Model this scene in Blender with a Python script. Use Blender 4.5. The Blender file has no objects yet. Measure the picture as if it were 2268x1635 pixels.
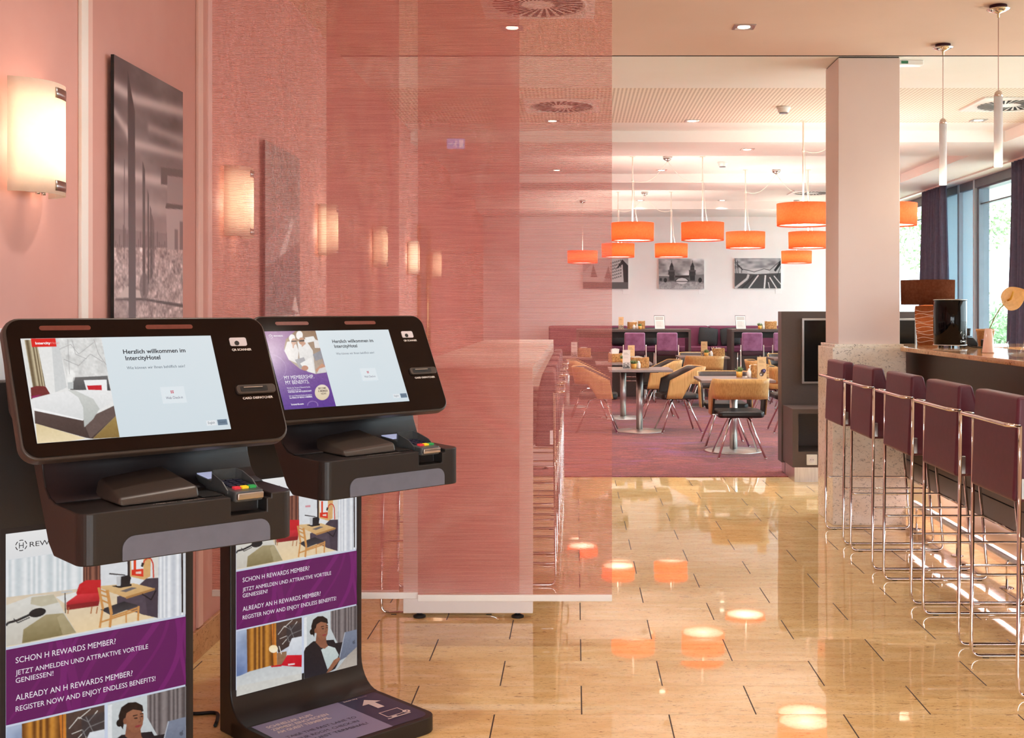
import bpy, bmesh, math, random
import numpy as np
from mathutils import Vector, Matrix
random.seed(7); RNG = np.random.RandomState(5)
S = bpy.context.scene; COL = S.collection
R = math.radians; PI = math.pi

# ---------------------------------------------------------------- camera, world, exposure
F_PX, CX, CY, EYE = 2550.0, 1275.0, 685.0, 1.38
cd = bpy.data.cameras.new('camera'); cam = bpy.data.objects.new('camera', cd); COL.objects.link(cam)
cam.location = (0, 0, EYE); cam.rotation_euler = (PI/2, 0, 0)
cd.sensor_width = 36.0; cd.lens = F_PX/2268*36
cd.shift_x = (1134-CX)/2268; cd.shift_y = (CY-817.5)/2268
cd.clip_start = 0.05; cd.clip_end = 200
S.camera = cam
S.view_settings.view_transform = 'Standard'; S.view_settings.look = 'None'
S.view_settings.gamma = 1.0; S.view_settings.use_curve_mapping = False
S.view_settings.exposure = 0.72
S.cycles.transparent_max_bounces = 24; S.cycles.max_bounces = 9; S.cycles.diffuse_bounces = 4
S.cycles.sample_clamp_indirect = 6.0
W = bpy.data.worlds.new('sky'); S.world = W; W.use_nodes = True
_bg = W.node_tree.nodes['Background']; _bg.inputs[0].default_value = (0.89, 0.96, 1.0, 1); _bg.inputs[1].default_value = 6.2

def lamp(name, kind, loc, power, color, parent=None, rot=(0,0,0), **kw):
    d = bpy.data.lights.new(name, kind); d.energy = power; d.color = color
    for k, v in kw.items(): setattr(d, k, v)
    o = bpy.data.objects.new(name, d); COL.objects.link(o); o.location = loc; o.rotation_euler = rot
    if parent: o.parent = parent
    return o

# ---------------------------------------------------------------- materials
def lin(c):
    c = np.asarray(c, float)/255.0
    return np.where(c <= .04045, c/12.92, ((c+.055)/1.055)**2.4)
def rgba(c): return tuple(float(v) for v in lin(c)) + (1.0,)
_M = {}
def mat(name, c, rough=.5, metal=0., spec=.5, coat=0., emit=0., ec=None, sheen=0.):
    if name in _M: return _M[name]
    m = bpy.data.materials.new(name); m.use_nodes = True
    b = m.node_tree.nodes['Principled BSDF']
    b.inputs['Base Color'].default_value = rgba(c); b.inputs['Roughness'].default_value = rough
    b.inputs['Metallic'].default_value = metal; b.inputs['Specular IOR Level'].default_value = spec
    b.inputs['Coat Weight'].default_value = coat; b.inputs['Sheen Weight'].default_value = sheen
    if emit:
        b.inputs['Emission Color'].default_value = rgba(ec or c); b.inputs['Emission Strength'].default_value = emit
    _M[name] = m; return m
class NT:
    def __init__(s, m): s.m = m; s.t = m.node_tree; s.b = s.t.nodes.get('Principled BSDF')
    def n(s, typ, **kw):
        o = s.t.nodes.new(typ)
        for k, v in kw.items():
            if k.startswith('i_'):
                key = k[2:]; key = int(key) if key.isdigit() else key.replace('_', ' ')
                if hasattr(v, 'links') or isinstance(v, bpy.types.NodeSocket): s.t.links.new(v, o.inputs[key])
                else: o.inputs[key].default_value = v
            else: setattr(o, k, v)
        return o
    def l(s, a, b): s.t.links.new(a, b)
    def math(s, op, a, b=0.0, c=None):
        o = s.t.nodes.new('ShaderNodeMath'); o.operation = op
        for i, v in enumerate((a, b) if c is None else (a, b, c)):
            if isinstance(v, bpy.types.NodeSocket): s.l(v, o.inputs[i])
            else: o.inputs[i].default_value = v
        return o.outputs[0]
    def mix(s, fac, a, b):
        o = s.t.nodes.new('ShaderNodeMix'); o.data_type = 'RGBA'
        for k, v in ((0, fac), (6, a), (7, b)):
            if isinstance(v, bpy.types.NodeSocket): s.l(v, o.inputs[k])
            else: o.inputs[k].default_value = v
        return o.outputs[2]
    def obj(s, scale=(1,1,1), rot=(0,0,0)):
        tc = s.n('ShaderNodeTexCoord'); mp = s.n('ShaderNodeMapping'); s.l(tc.outputs['Object'], mp.inputs[0])
        mp.inputs['Scale'].default_value = scale; mp.inputs['Rotation'].default_value = rot
        return mp.outputs[0]
    def noise(s, vec, scale, detail=3., rough=.55, dist=0.):
        o = s.n('ShaderNodeTexNoise'); s.l(vec, o.inputs['Vector'])
        o.inputs['Scale'].default_value = scale; o.inputs['Detail'].default_value = detail
        o.inputs['Roughness'].default_value = rough; o.inputs['Distortion'].default_value = dist
        return o.outputs[0]
    def ramp(s, fac, stops):
        o = s.n('ShaderNodeValToRGB'); s.l(fac, o.inputs[0]); e = o.color_ramp.elements
        while len(e) < len(stops): e.new(.5)
        for q, (p, c) in zip(e, stops): q.position = p; q.color = c if len(c) == 4 else rgba(c)
        return o.outputs[0]
    def bump(s, h, strength=.3, dist=.01):
        o = s.n('ShaderNodeBump'); s.l(h, o.inputs['Height']); o.inputs['Strength'].default_value = strength; o.inputs['Distance'].default_value = dist
        s.l(o.outputs[0], s.b.inputs['Normal'])

def noisy(name, c1, c2, scale=(1,1,1), ns=20., rough=.5, detail=4., bump=0., lo=.35, hi=.65, **kw):
    if name in _M: return _M[name]
    m = mat(name, c1, rough, **kw); t = NT(m); v = t.obj(scale); f = t.noise(v, ns, detail)
    t.l(t.ramp(f, [(lo, c1), (hi, c2)]), t.b.inputs['Base Color'])
    if bump: t.bump(f, bump, .004)
    return m

def m_floor():
    m = mat('polished_stone_tiles', (226,186,132), .075, spec=.5); t = NT(m)
    tc = t.n('ShaderNodeTexCoord'); sp = t.n('ShaderNodeSeparateXYZ'); t.l(tc.outputs['Object'], sp.inputs[0])
    X, Y = sp.outputs[0], sp.outputs[1]
    ry = t.math('DIVIDE', t.math('SUBTRACT', Y, 4.515-.298*40), .298); row = t.math('FLOOR', ry); fy = t.math('FRACT', ry)
    odd = t.math('MODULO', row, 2.0)
    rx = t.math('ADD', t.math('DIVIDE', t.math('SUBTRACT', X, .018-.594*40), .594), t.math('MULTIPLY', odd, .5))
    colm = t.math('FLOOR', rx); fx = t.math('FRACT', rx)
    gx = t.math('LESS_THAN', t.math('ABSOLUTE', t.math('SUBTRACT', fx, .004)), .0042)
    gy = t.math('LESS_THAN', t.math('ABSOLUTE', t.math('SUBTRACT', fy, .004)), .0035)
    cb = t.n('ShaderNodeCombineXYZ'); t.l(colm, cb.inputs[0]); t.l(row, cb.inputs[1])
    wn = t.n('ShaderNodeTexWhiteNoise', noise_dimensions='2D'); t.l(cb.outputs[0], wn.inputs['Vector'])
    # stretched streaks, each tile with its own offset
    ad = t.n('ShaderNodeVectorMath', operation='ADD'); t.l(tc.outputs['Object'], ad.inputs[0])
    sc = t.n('ShaderNodeVectorMath', operation='SCALE'); t.l(wn.outputs['Color'], sc.inputs[0]); sc.inputs['Scale'].default_value = 30.
    t.l(sc.outputs[0], ad.inputs[1])
    mp = t.n('ShaderNodeMapping'); t.l(ad.outputs[0], mp.inputs[0]); mp.inputs['Scale'].default_value = (1, 3.6, 1)
    n1 = t.noise(mp.outputs[0], 17., 8., .76, 1.1); n2 = t.noise(mp.outputs[0], 5., 3., .5); n3 = t.noise(mp.outputs[0], 55., 4., .7, .6)
    base = t.ramp(n2, [(.3, (230,194,134)), (.55, (240,210,154)), (.75, (246,222,174))])
    tone = t.mix(t.math('MULTIPLY', wn.outputs['Value'], .35), base, rgba((210,172,112)))
    st = t.ramp(n1, [(.345, (0,0,0)), (.42, (255,255,255))])
    c = t.mix(t.math('MULTIPLY', t.math('SUBTRACT', 1.0, st), .85), tone, rgba((116,68,38)))
    st2 = t.ramp(n3, [(.35, (0,0,0)), (.43, (255,255,255))])
    c = t.mix(t.math('MULTIPLY', t.math('SUBTRACT', 1.0, st2), .6), c, rgba((140,90,60)))
    c = t.mix(t.math('MULTIPLY', gy, .55), c, rgba((90,62,42)))
    c = t.mix(gx, c, rgba((52,38,30)))
    t.l(c, t.b.inputs['Base Color'])
    # every polished tile lies a fraction of a degree off level
    cb2 = t.n('ShaderNodeCombineXYZ'); sp2 = t.n('ShaderNodeSeparateXYZ'); t.l(wn.outputs['Color'], sp2.inputs[0])
    for i in (0, 1): t.l(t.math('MULTIPLY', t.math('SUBTRACT', sp2.outputs[i], .5), (.004, .009)[i]), cb2.inputs[i])
    cb2.inputs[2].default_value = 1.0; nv = t.n('ShaderNodeVectorMath', operation='NORMALIZE'); t.l(cb2.outputs[0], nv.inputs[0]); t.l(nv.outputs[0], t.b.inputs['Normal'])
    r = t.math('ADD', .03, t.math('MULTIPLY', t.math('MAXIMUM', gx, gy), .5)); t.l(r, t.b.inputs['Roughness'])
    return m
def m_stone(name, base, vein, dark, rough=.12, s=1.0):
    m = mat(name, base, rough); t = NT(m); v = t.obj((1, 1, 1.6))
    n1 = t.noise(v, 40*s, 7., .74, 1.2); n2 = t.noise(v, 5*s, 3.)
    c = t.ramp(n2, [(.3, vein), (.6, base)])
    st = t.ramp(n1, [(.37, (0,0,0)), (.45, (255,255,255))])
    c = t.mix(t.math('MULTIPLY', t.math('SUBTRACT', 1.0, st), .8), c, rgba(dark))
    t.l(c, t.b.inputs['Base Color']); return m
def m_wood(name, c1, c2, c3, vertical=True, rough=.4):
    m = mat(name, c1, rough); t = NT(m); v = t.obj((80, 80, 1.0) if vertical else (1.2, 80, 80))
    f = t.noise(v, 2.2, 4., .6, .3)
    t.l(t.ramp(f, [(.3, c3), (.5, c1), (.7, c2)]), t.b.inputs['Base Color']); return m
def m_carpet():
    m = mat('plum_patterned_carpet', (120,50,60), .95, spec=.1, sheen=.3); t = NT(m); v = t.obj()
    v2 = t.obj((1, 2.6, 1))
    a = t.noise(v2, 1.5, 5., .6, .8); b = t.noise(v, 70., 4., .75)
    c = t.ramp(a, [(.32, (150,74,130)), (.42, (170,80,96)), (.50, (138,58,60)), (.58, (184,90,84)), (.66, (152,66,76)), (.76, (160,76,122))])
    sh = t.ramp(b, [(.36, (80,80,80)), (.62, (255,255,255))])
    o = t.n('ShaderNodeMix', data_type='RGBA', blend_type='MULTIPLY'); o.inputs[0].default_value = .75
    t.l(c, o.inputs[6]); t.l(sh, o.inputs[7]); t.l(o.outputs[2], t.b.inputs['Base Color']); t.bump(b, .6, .01)
    return m
def m_perforated():
    m = mat('perforated_acoustic_ceiling', (244,234,222), .8); t = NT(m)
    tc = t.n('ShaderNodeTexCoord'); sp = t.n('ShaderNodeSeparateXYZ'); t.l(tc.outputs['Object'], sp.inputs[0])
    d = []
    for i in (0, 1):
        q = t.math('SUBTRACT', t.math('FRACT', t.math('DIVIDE', sp.outputs[i], .03)), .5); d.append(t.math('MULTIPLY', q, q))
    hole = t.math('LESS_THAN', t.math('ADD', d[0], d[1]), .085)
    t.l(t.mix(hole, rgba((246,236,224)), rgba((176,158,142))), t.b.inputs['Base Color']); return m
def m_fabric(seed):
    m = bpy.data.materials.new('pink_mesh_fabric'); m.use_nodes = True; t = NT(m); nt = m.node_tree
    nt.nodes.remove(t.b); out = nt.nodes['Material Output']
    tc = t.n('ShaderNodeTexCoord'); sp = t.n('ShaderNodeSeparateXYZ'); t.l(tc.outputs['Object'], sp.inputs[0])
    mp = t.n('ShaderNodeMapping'); t.l(tc.outputs['Object'], mp.inputs[0]); mp.inputs['Location'].default_value = (seed*7.3, seed*3.1, seed*5.7)
    mp.inputs['Scale'].default_value = ((3.6, 1, .55), (1.1, 1, .9), (1.2, 1, 1.5))[seed-1]
    ph = t.math('MULTIPLY', t.noise(mp.outputs[0], 1.5, 2., .4), (26., 10., 24.)[seed-1])
    w = t.math('SINE', t.math('ADD', t.math('MULTIPLY', sp.outputs[2], 2*PI/.0046), ph))
    mp2 = t.n('ShaderNodeMapping'); t.l(tc.outputs['Object'], mp2.inputs[0]); mp2.inputs['Scale'].default_value = (3, 1, 420)
    th = t.noise(mp2.outputs[0], 1.0, 2., .6)
    fac = t.math('ADD', t.math('ADD', .48, t.math('MULTIPLY', w, .30)), t.math('MULTIPLY', t.math('SUBTRACT', th, .5), .25))
    col = t.ramp(th, [(.3, (198,120,120)), (.7, (224,154,150))])
    di = t.n('ShaderNodeBsdfDiffuse'); tl = t.n('ShaderNodeBsdfTranslucent'); tr = t.n('ShaderNodeBsdfTransparent')
    t.l(col, di.inputs[0]); t.l(col, tl.inputs[0]); tr.inputs[0].default_value = (1, .93, .90, 1)
    m1 = t.n('ShaderNodeMixShader'); m1.inputs[0].default_value = .45; t.l(di.outputs[0], m1.inputs[1]); t.l(tl.outputs[0], m1.inputs[2])
    m2 = t.n('ShaderNodeMixShader'); t.l(fac, m2.inputs[0]); t.l(tr.outputs[0], m2.inputs[1]); t.l(m1.outputs[0], m2.inputs[2])
    t.l(m2.outputs[0], out.inputs[0]); return m
def m_translucent(name, c, tw=.6, trans=0.0, rough=.4, vary=14):
    if name in _M: return _M[name]
    m = bpy.data.materials.new(name); m.use_nodes = True; t = NT(m); nt = m.node_tree; nt.nodes.remove(t.b); out = nt.nodes['Material Output']
    v = t.obj(); n = t.noise(v, 60., 3.); c2 = tuple(max(0, x-vary) for x in c)
    col = t.ramp(n, [(.3, c2), (.7, c)])
    di = t.n('ShaderNodeBsdfDiffuse'); tl = t.n('ShaderNodeBsdfTranslucent'); t.l(col, di.inputs[0]); t.l(col, tl.inputs[0])
    m1 = t.n('ShaderNodeMixShader'); m1.inputs[0].default_value = tw; t.l(di.outputs[0], m1.inputs[1]); t.l(tl.outputs[0], m1.inputs[2])
    src = m1.outputs[0]
    if trans:
        tr = t.n('ShaderNodeBsdfTransparent'); m2 = t.n('ShaderNodeMixShader'); m2.inputs[0].default_value = trans
        t.l(src, m2.inputs[1]); t.l(tr.outputs[0], m2.inputs[2]); src = m2.outputs[0]
    t.l(src, out.inputs[0]); _M[name] = m; return m
def m_glass(name, c=(235,245,248), gl=.10, rough=.02):
    if name in _M: return _M[name]
    m = bpy.data.materials.new(name); m.use_nodes = True; t = NT(m); nt = m.node_tree; nt.nodes.remove(t.b); out = nt.nodes['Material Output']
    tr = t.n('ShaderNodeBsdfTransparent'); tr.inputs[0].default_value = rgba(c)
    g = t.n('ShaderNodeBsdfGlossy'); g.inputs['Roughness'].default_value = rough
    mx = t.n('ShaderNodeMixShader'); mx.inputs[0].default_value = gl
    t.l(tr.outputs[0], mx.inputs[1]); t.l(g.outputs[0], mx.inputs[2]); t.l(mx.outputs[0], out.inputs[0]); _M[name] = m; return m
def m_print(name, emit, rough=.25, spec=.4):
    if name in _M: return _M[name]
    m = mat(name, (0,0,0), rough, spec=spec); t = NT(m); a = t.n('ShaderNodeAttribute', attribute_name='Col')
    if emit:
        t.b.inputs['Emission Strength'].default_value = emit; t.l(a.outputs['Color'], t.b.inputs['Emission Color'])
    else: t.l(a.outputs['Color'], t.b.inputs['Base Color'])
    return m

M_FLOOR = m_floor(); M_CARPET = m_carpet(); M_PERF = m_perforated()
M_WALL = noisy('pink_wall_paint', (214,158,148), (218,164,154), ns=3., rough=.7)
M_WALLW = noisy('white_wall_paint', (238,236,234), (241,239,237), ns=3., rough=.75)
M_CEILP = noisy('pale_peach_ceiling_paint', (228,200,184), (231,204,189), ns=2., rough=.75)
M_CEILW = noisy('white_ceiling_paint', (240,238,233), (243,241,237), ns=2., rough=.75)
M_COLP = noisy('pale_rose_column_paint', (228,212,207), (231,216,211), ns=2., rough=.7)
M_WHITE = noisy('white_lacquer', (240,238,236), (243,241,239), ns=4., rough=.3)
M_TRIMW = noisy('white_trim_paint', (244,238,232), (247,241,236), ns=4., rough=.4)
M_TRIMP = noisy('pale_pink_trim_paint', (236,196,186), (239,200,190), ns=4., rough=.5)
M_GRANL = m_stone('cream_granite', (240,232,218), (230,214,192), (112,104,96), .15)
M_GRANB = m_stone('honey_granite', (228,182,132), (208,150,100), (112,68,44), .06)
M_GRANS = m_stone('brown_granite_skirting', (206,158,116), (190,136,94), (104,66,44), .2)
M_KIOSK = noisy('kiosk_dark_bronze', (33,28,27), (36,31,29), ns=300., rough=.42, bump=.05)
M_KFRAME = noisy('kiosk_bronze_frame', (66,57,52), (71,62,56), ns=300., rough=.38)
M_KIN = noisy('kiosk_black_plum', (24,17,21), (27,20,24), ns=100., rough=.5)
M_KGLASS = noisy('kiosk_black_glass', (22,13,11), (24,15,13), ns=10., rough=.10, spec=.22)
M_KSLOT = noisy('kiosk_red_brown_lens', (112,56,46), (120,62,52), ns=80., rough=.3)
M_KGREY = noisy('slate_grey_vinyl', (106,110,126), (111,115,131), ns=30., rough=.45)
M_PADG = noisy('card_terminal_grey', (72,76,78), (78,82,84), ns=60., rough=.35)
M_SILV = mat('satin_silver', (190,188,186), .28, metal=1.)
M_CHROME = mat('polished_chrome', (226,222,220), .06, metal=1.)
M_STEEL = noisy('brushed_steel', (206,204,200), (220,218,214), scale=(1,1,.05), ns=120., rough=.36, metal=1.)
M_BRASS = mat('brass', (214,176,118), .25, metal=1.)
M_BLACK = noisy('black_rubber', (18,17,17), (22,21,21), ns=60., rough=.6)
M_PLUM = noisy('plum_leather', (88,34,52), (94,38,56), ns=40., rough=.42, bump=.02)
M_PLUMD = noisy('dark_plum_leather', (60,20,38), (66,24,42), ns=40., rough=.45)
M_VELV = noisy('mauve_velvet', (128,74,112), (160,104,144), ns=9., rough=.85, sheen=.6)
M_BENCH = noisy('aubergine_upholstery', (112,48,78), (120,54,84), ns=14., rough=.6)
M_PILL = noisy('charcoal_cushion_cloth', (44,45,47), (54,55,57), ns=120., rough=.9, bump=.1)
M_DARKW = noisy('dark_taupe_laminate', (82,68,64), (88,74,69), scale=(1,1,12), ns=30., rough=.4)
M_TABLE = noisy('taupe_table_laminate', (132,112,104), (140,120,111), ns=30., rough=.28)
M_TABLED = noisy('dark_table_edge', (76,68,64), (82,74,69), ns=30., rough=.4)
M_OAK = m_wood('oak_veneer', (212,166,100), (226,184,120), (186,136,76))
M_LEATHB = noisy('black_leather', (34,30,29), (40,36,34), ns=50., rough=.38)
M_PADIN = noisy('dark_brown_shell_padding', (72,60,55), (78,65,60), ns=50., rough=.55)
M_BARPAN = noisy('bar_front_brown_panel', (76,62,54), (82,67,58), scale=(1,30,1), ns=20., rough=.35)
M_PLINTH = mat('mirror_plinth', (240,230,230), .2, metal=1.)
M_TVB = noisy('screen_black_glass', (10,9,9), (12,11,11), ns=5., rough=.12)
M_CURT = noisy('slate_plum_curtain', (92,94,118), (100,102,126), ns=30., rough=.9)
M_FRAMEW = noisy('blue_grey_facade_metal', (206,224,234), (210,228,238), ns=8., rough=.35)
M_FRAMED = noisy('dark_window_frame', (104,116,128), (110,122,134), ns=8., rough=.4)
M_SHADE = m_translucent('orange_lamp_shade', (255,146,106), .62)
M_DIFF = m_translucent('white_lamp_diffuser', (255,246,230), .65, vary=2)
M_SCONCE = m_translucent('opal_glass', (255,248,238), .62, vary=3)
M_TUBE = m_translucent('frosted_tube_glass', (248,246,248), .5, .3, vary=2)
M_CORD = noisy('white_cable', (238,230,218), (241,233,221), ns=20., rough=.5)
M_CORDP = noisy('copper_pink_cable', (170,116,104), (176,122,110), ns=20., rough=.4, metal=.5)
M_BASKET = noisy('woven_seagrass', (214,166,104), (158,106,56), ns=55., rough=.8, bump=.8)
M_POT = noisy('ochre_ceramic_pot', (226,166,72), (232,173,80), ns=20., rough=.35)
M_LEAF = noisy('succulent_leaf', (92,116,72), (126,146,92), ns=40., rough=.5)
M_PORC = noisy('white_porcelain', (240,234,226), (243,237,229), ns=20., rough=.2)
M_PAPER = noisy('white_paper', (242,238,230), (246,242,234), ns=20., rough=.8)
M_KRAFT = noisy('kraft_paper', (214,178,130), (220,184,136), ns=20., rough=.8)
M_GLASS = m_glass('clear_glass', (246,248,248), .12)
M_WGLASS = m_glass('window_glass', (240,248,250), .05)
M_TERR = noisy('outdoor_pale_paving', (214,210,204), (222,218,212), ns=6., rough=.8)
M_FOL = noisy('green_foliage', (92,122,72), (158,182,126), ns=7., rough=.6)
M_HEDGE = noisy('hedge_foliage', (86,120,76), (150,178,128), ns=9., rough=.6)
M_BARK = noisy('tree_bark', (110,92,78), (130,112,96), ns=20., rough=.9)
M_SOCK = noisy('white_socket_plastic', (236,234,230), (239,237,233), ns=20., rough=.3)

# ---------------------------------------------------------------- mesh builder
def fillet(pts, r, n=5):
    P = [Vector(p) for p in pts]; out = [P[0]]
    for a, b, c in zip(P, P[1:], P[2:]):
        d1, d2 = (a-b), (c-b); rr = min(r, d1.length*.49, d2.length*.49)
        p, q = b+d1.normalized()*rr, b+d2.normalized()*rr
        for i in range(n+1):
            t = i/n; out.append(p*(1-t)**2 + b*2*t*(1-t) + q*t*t)
    out.append(P[-1]); return out
class MB:
    def __init__(s): s.v = []; s.f = []; s.sm = []
    def add(s, vs, fs, smooth=False):
        o = len(s.v); s.v += [tuple(map(float, v)) for v in vs]; s.f += [tuple(i+o for i in f) for f in fs]; s.sm += [smooth]*len(fs); return s
    def box(s, x0, y0, z0, x1, y1, z1, M=None):
        vs = [Vector((x, y, z)) for z in (z0, z1) for y in (y0, y1) for x in (x0, x1)]
        if M is not None: vs = [M @ v for v in vs]
        return s.add(vs, [(0,2,3,1), (4,5,7,6), (0,1,5,4), (2,6,7,3), (0,4,6,2), (1,3,7,5)])
    def tube(s, pts, r, n=10, caps=True):
        P = [Vector(p) for p in pts]; rs = r if hasattr(r, '__len__') else [r]*len(P)
        T = [(P[min(i+1, len(P)-1)]-P[max(i-1, 0)]).normalized() for i in range(len(P))]
        up = Vector((0,0,1)) if abs(T[0].z) < .9 else Vector((1,0,0)); N = T[0].cross(up).normalized(); vs = []
        for i, p in enumerate(P):
            N = (N - T[i]*N.dot(T[i])).normalized(); B = T[i].cross(N)
            vs += [p + (N*math.cos(2*PI*k/n) + B*math.sin(2*PI*k/n))*rs[i] for k in range(n)]
        fs = [(i*n+k, i*n+(k+1) % n, (i+1)*n+(k+1) % n, (i+1)*n+k) for i in range(len(P)-1) for k in range(n)]
        s.add(vs, fs, True)
        if caps: s.add(vs[:n], [tuple(range(n))[::-1]]); s.add(vs[-n:], [tuple(range(n))])
        return s
    def lathe(s, prof, c=(0,0,0), n=32, caps=True, smooth=True):
        vs = [(c[0]+r*math.cos(2*PI*k/n), c[1]+r*math.sin(2*PI*k/n), c[2]+z) for r, z in prof for k in range(n)]
        fs = [(i*n+k, i*n+(k+1) % n, (i+1)*n+(k+1) % n, (i+1)*n+k) for i in range(len(prof)-1) for k in range(n)]
        s.add(vs, fs, smooth)
        if caps:
            if prof[0][0] > 1e-5: s.add(vs[:n], [tuple(range(n))[::-1]])
            if prof[-1][0] > 1e-5: s.add(vs[-n:], [tuple(range(n))])
        return s
    def prism(s, poly, a0, a1, axis='z', M=None):
        # poly in the two remaining axes (x,y | y,z for 'x' | x,z for 'y')
        def mk(p, a):
            v = Vector((p[0], p[1], a)) if axis == 'z' else Vector((a, p[0], p[1])) if axis == 'x' else Vector((p[0], a, p[1]))
            return M @ v if M is not None else v
        n = len(poly); vs = [mk(p, a0) for p in poly] + [mk(p, a1) for p in poly]
        fs = [tuple(range(n))[::-1], tuple(range(n, 2*n))] + [(i, (i+1) % n, n+(i+1) % n, n+i) for i in range(n)]
        return s.add(vs, fs)
    def grid(s, fn, nu, nv, smooth=True, closed_u=False):
        vs = [fn(i/nu, j/nv) for j in range(nv+1) for i in range(nu+(0 if closed_u else 1))]
        m = nu if closed_u else nu+1
        fs = [(j*m+i, j*m+(i+1) % m, (j+1)*m+(i+1) % m, (j+1)*m+i) for j in range(nv) for i in range(nu)]
        return s.add(vs, fs, smooth)
    def build(s, name, m, parent=None, loc=None, bevel=0., seg=2, solid=0., rot=None):
        me = bpy.data.meshes.new(name); me.from_pydata(s.v, [], s.f)
        bm = bmesh.new(); bm.from_mesh(me)
        for f, q in zip(bm.faces, s.sm): f.smooth = q
        bmesh.ops.remove_doubles(bm, verts=bm.verts, dist=1e-6); bmesh.ops.recalc_face_normals(bm, faces=bm.faces)
        bm.to_mesh(me); bm.free(); me.materials.append(m)
        o = bpy.data.objects.new(name, me); COL.objects.link(o)
        if parent: o.parent = parent
        if loc is not None: o.location = loc
        if rot is not None: o.rotation_euler = rot
        if solid:
            q = o.modifiers.new('thickness', 'SOLIDIFY'); q.thickness = solid; q.offset = 0
        if bevel:
            q = o.modifiers.new('bevel', 'BEVEL'); q.width = bevel; q.segments = seg; q.limit_method = 'ANGLE'; q.angle_limit = R(40); q.harden_normals = False
            for p in me.polygons: p.use_smooth = True
            w = o.modifiers.new('wn', 'WEIGHTED_NORMAL'); w.keep_sharp = True
        return o
def rrect(x0, y0, x1, y1, r, n=6):
    rs = r if hasattr(r, '__len__') else (r,)*4; out = []   # BL, BR, TR, TL
    for (cx, cy, a), q in zip(((x0, y0, 180), (x1, y0, 270), (x1, y1, 0), (x0, y1, 90)), rs):
        sx = 1 if cx == x0 else -1; sy = 1 if cy == y0 else -1
        if q <= 0: out.append((cx, cy)); continue
        for i in range(n+1):
            t = R(a+90*i/n); out.append((cx+sx*q+q*math.cos(t), cy+sy*q+q*math.sin(t)))
    return out
def tag(o, label=None, cat=None, group=None, kind=None):
    if label: o['label'] = label
    if cat: o['category'] = cat
    if group: o['group'] = group
    if kind: o['kind'] = kind
    return o
def thing(name, label, cat, loc=(0,0,0), rz=0., group=None):
    o = bpy.data.objects.new(name, None); COL.objects.link(o); o.location = loc; o.rotation_euler = (0,0,rz); o.empty_display_size = .1
    return tag(o, label, cat, group)
def struct(o, label, cat): return tag(o, label, cat, kind='structure')
def dup(o, loc=None, rz=None, label=None, group=None, parent=None):
    c = o.copy(); COL.objects.link(c)
    if parent: c.parent = parent
    if loc is not None: c.location = loc
    if rz is not None: c.rotation_euler = (0,0,rz)
    if label: c['label'] = label
    if group: c['group'] = group
    for ch in list(o.children): dup(ch, parent=c)
    return c

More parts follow.
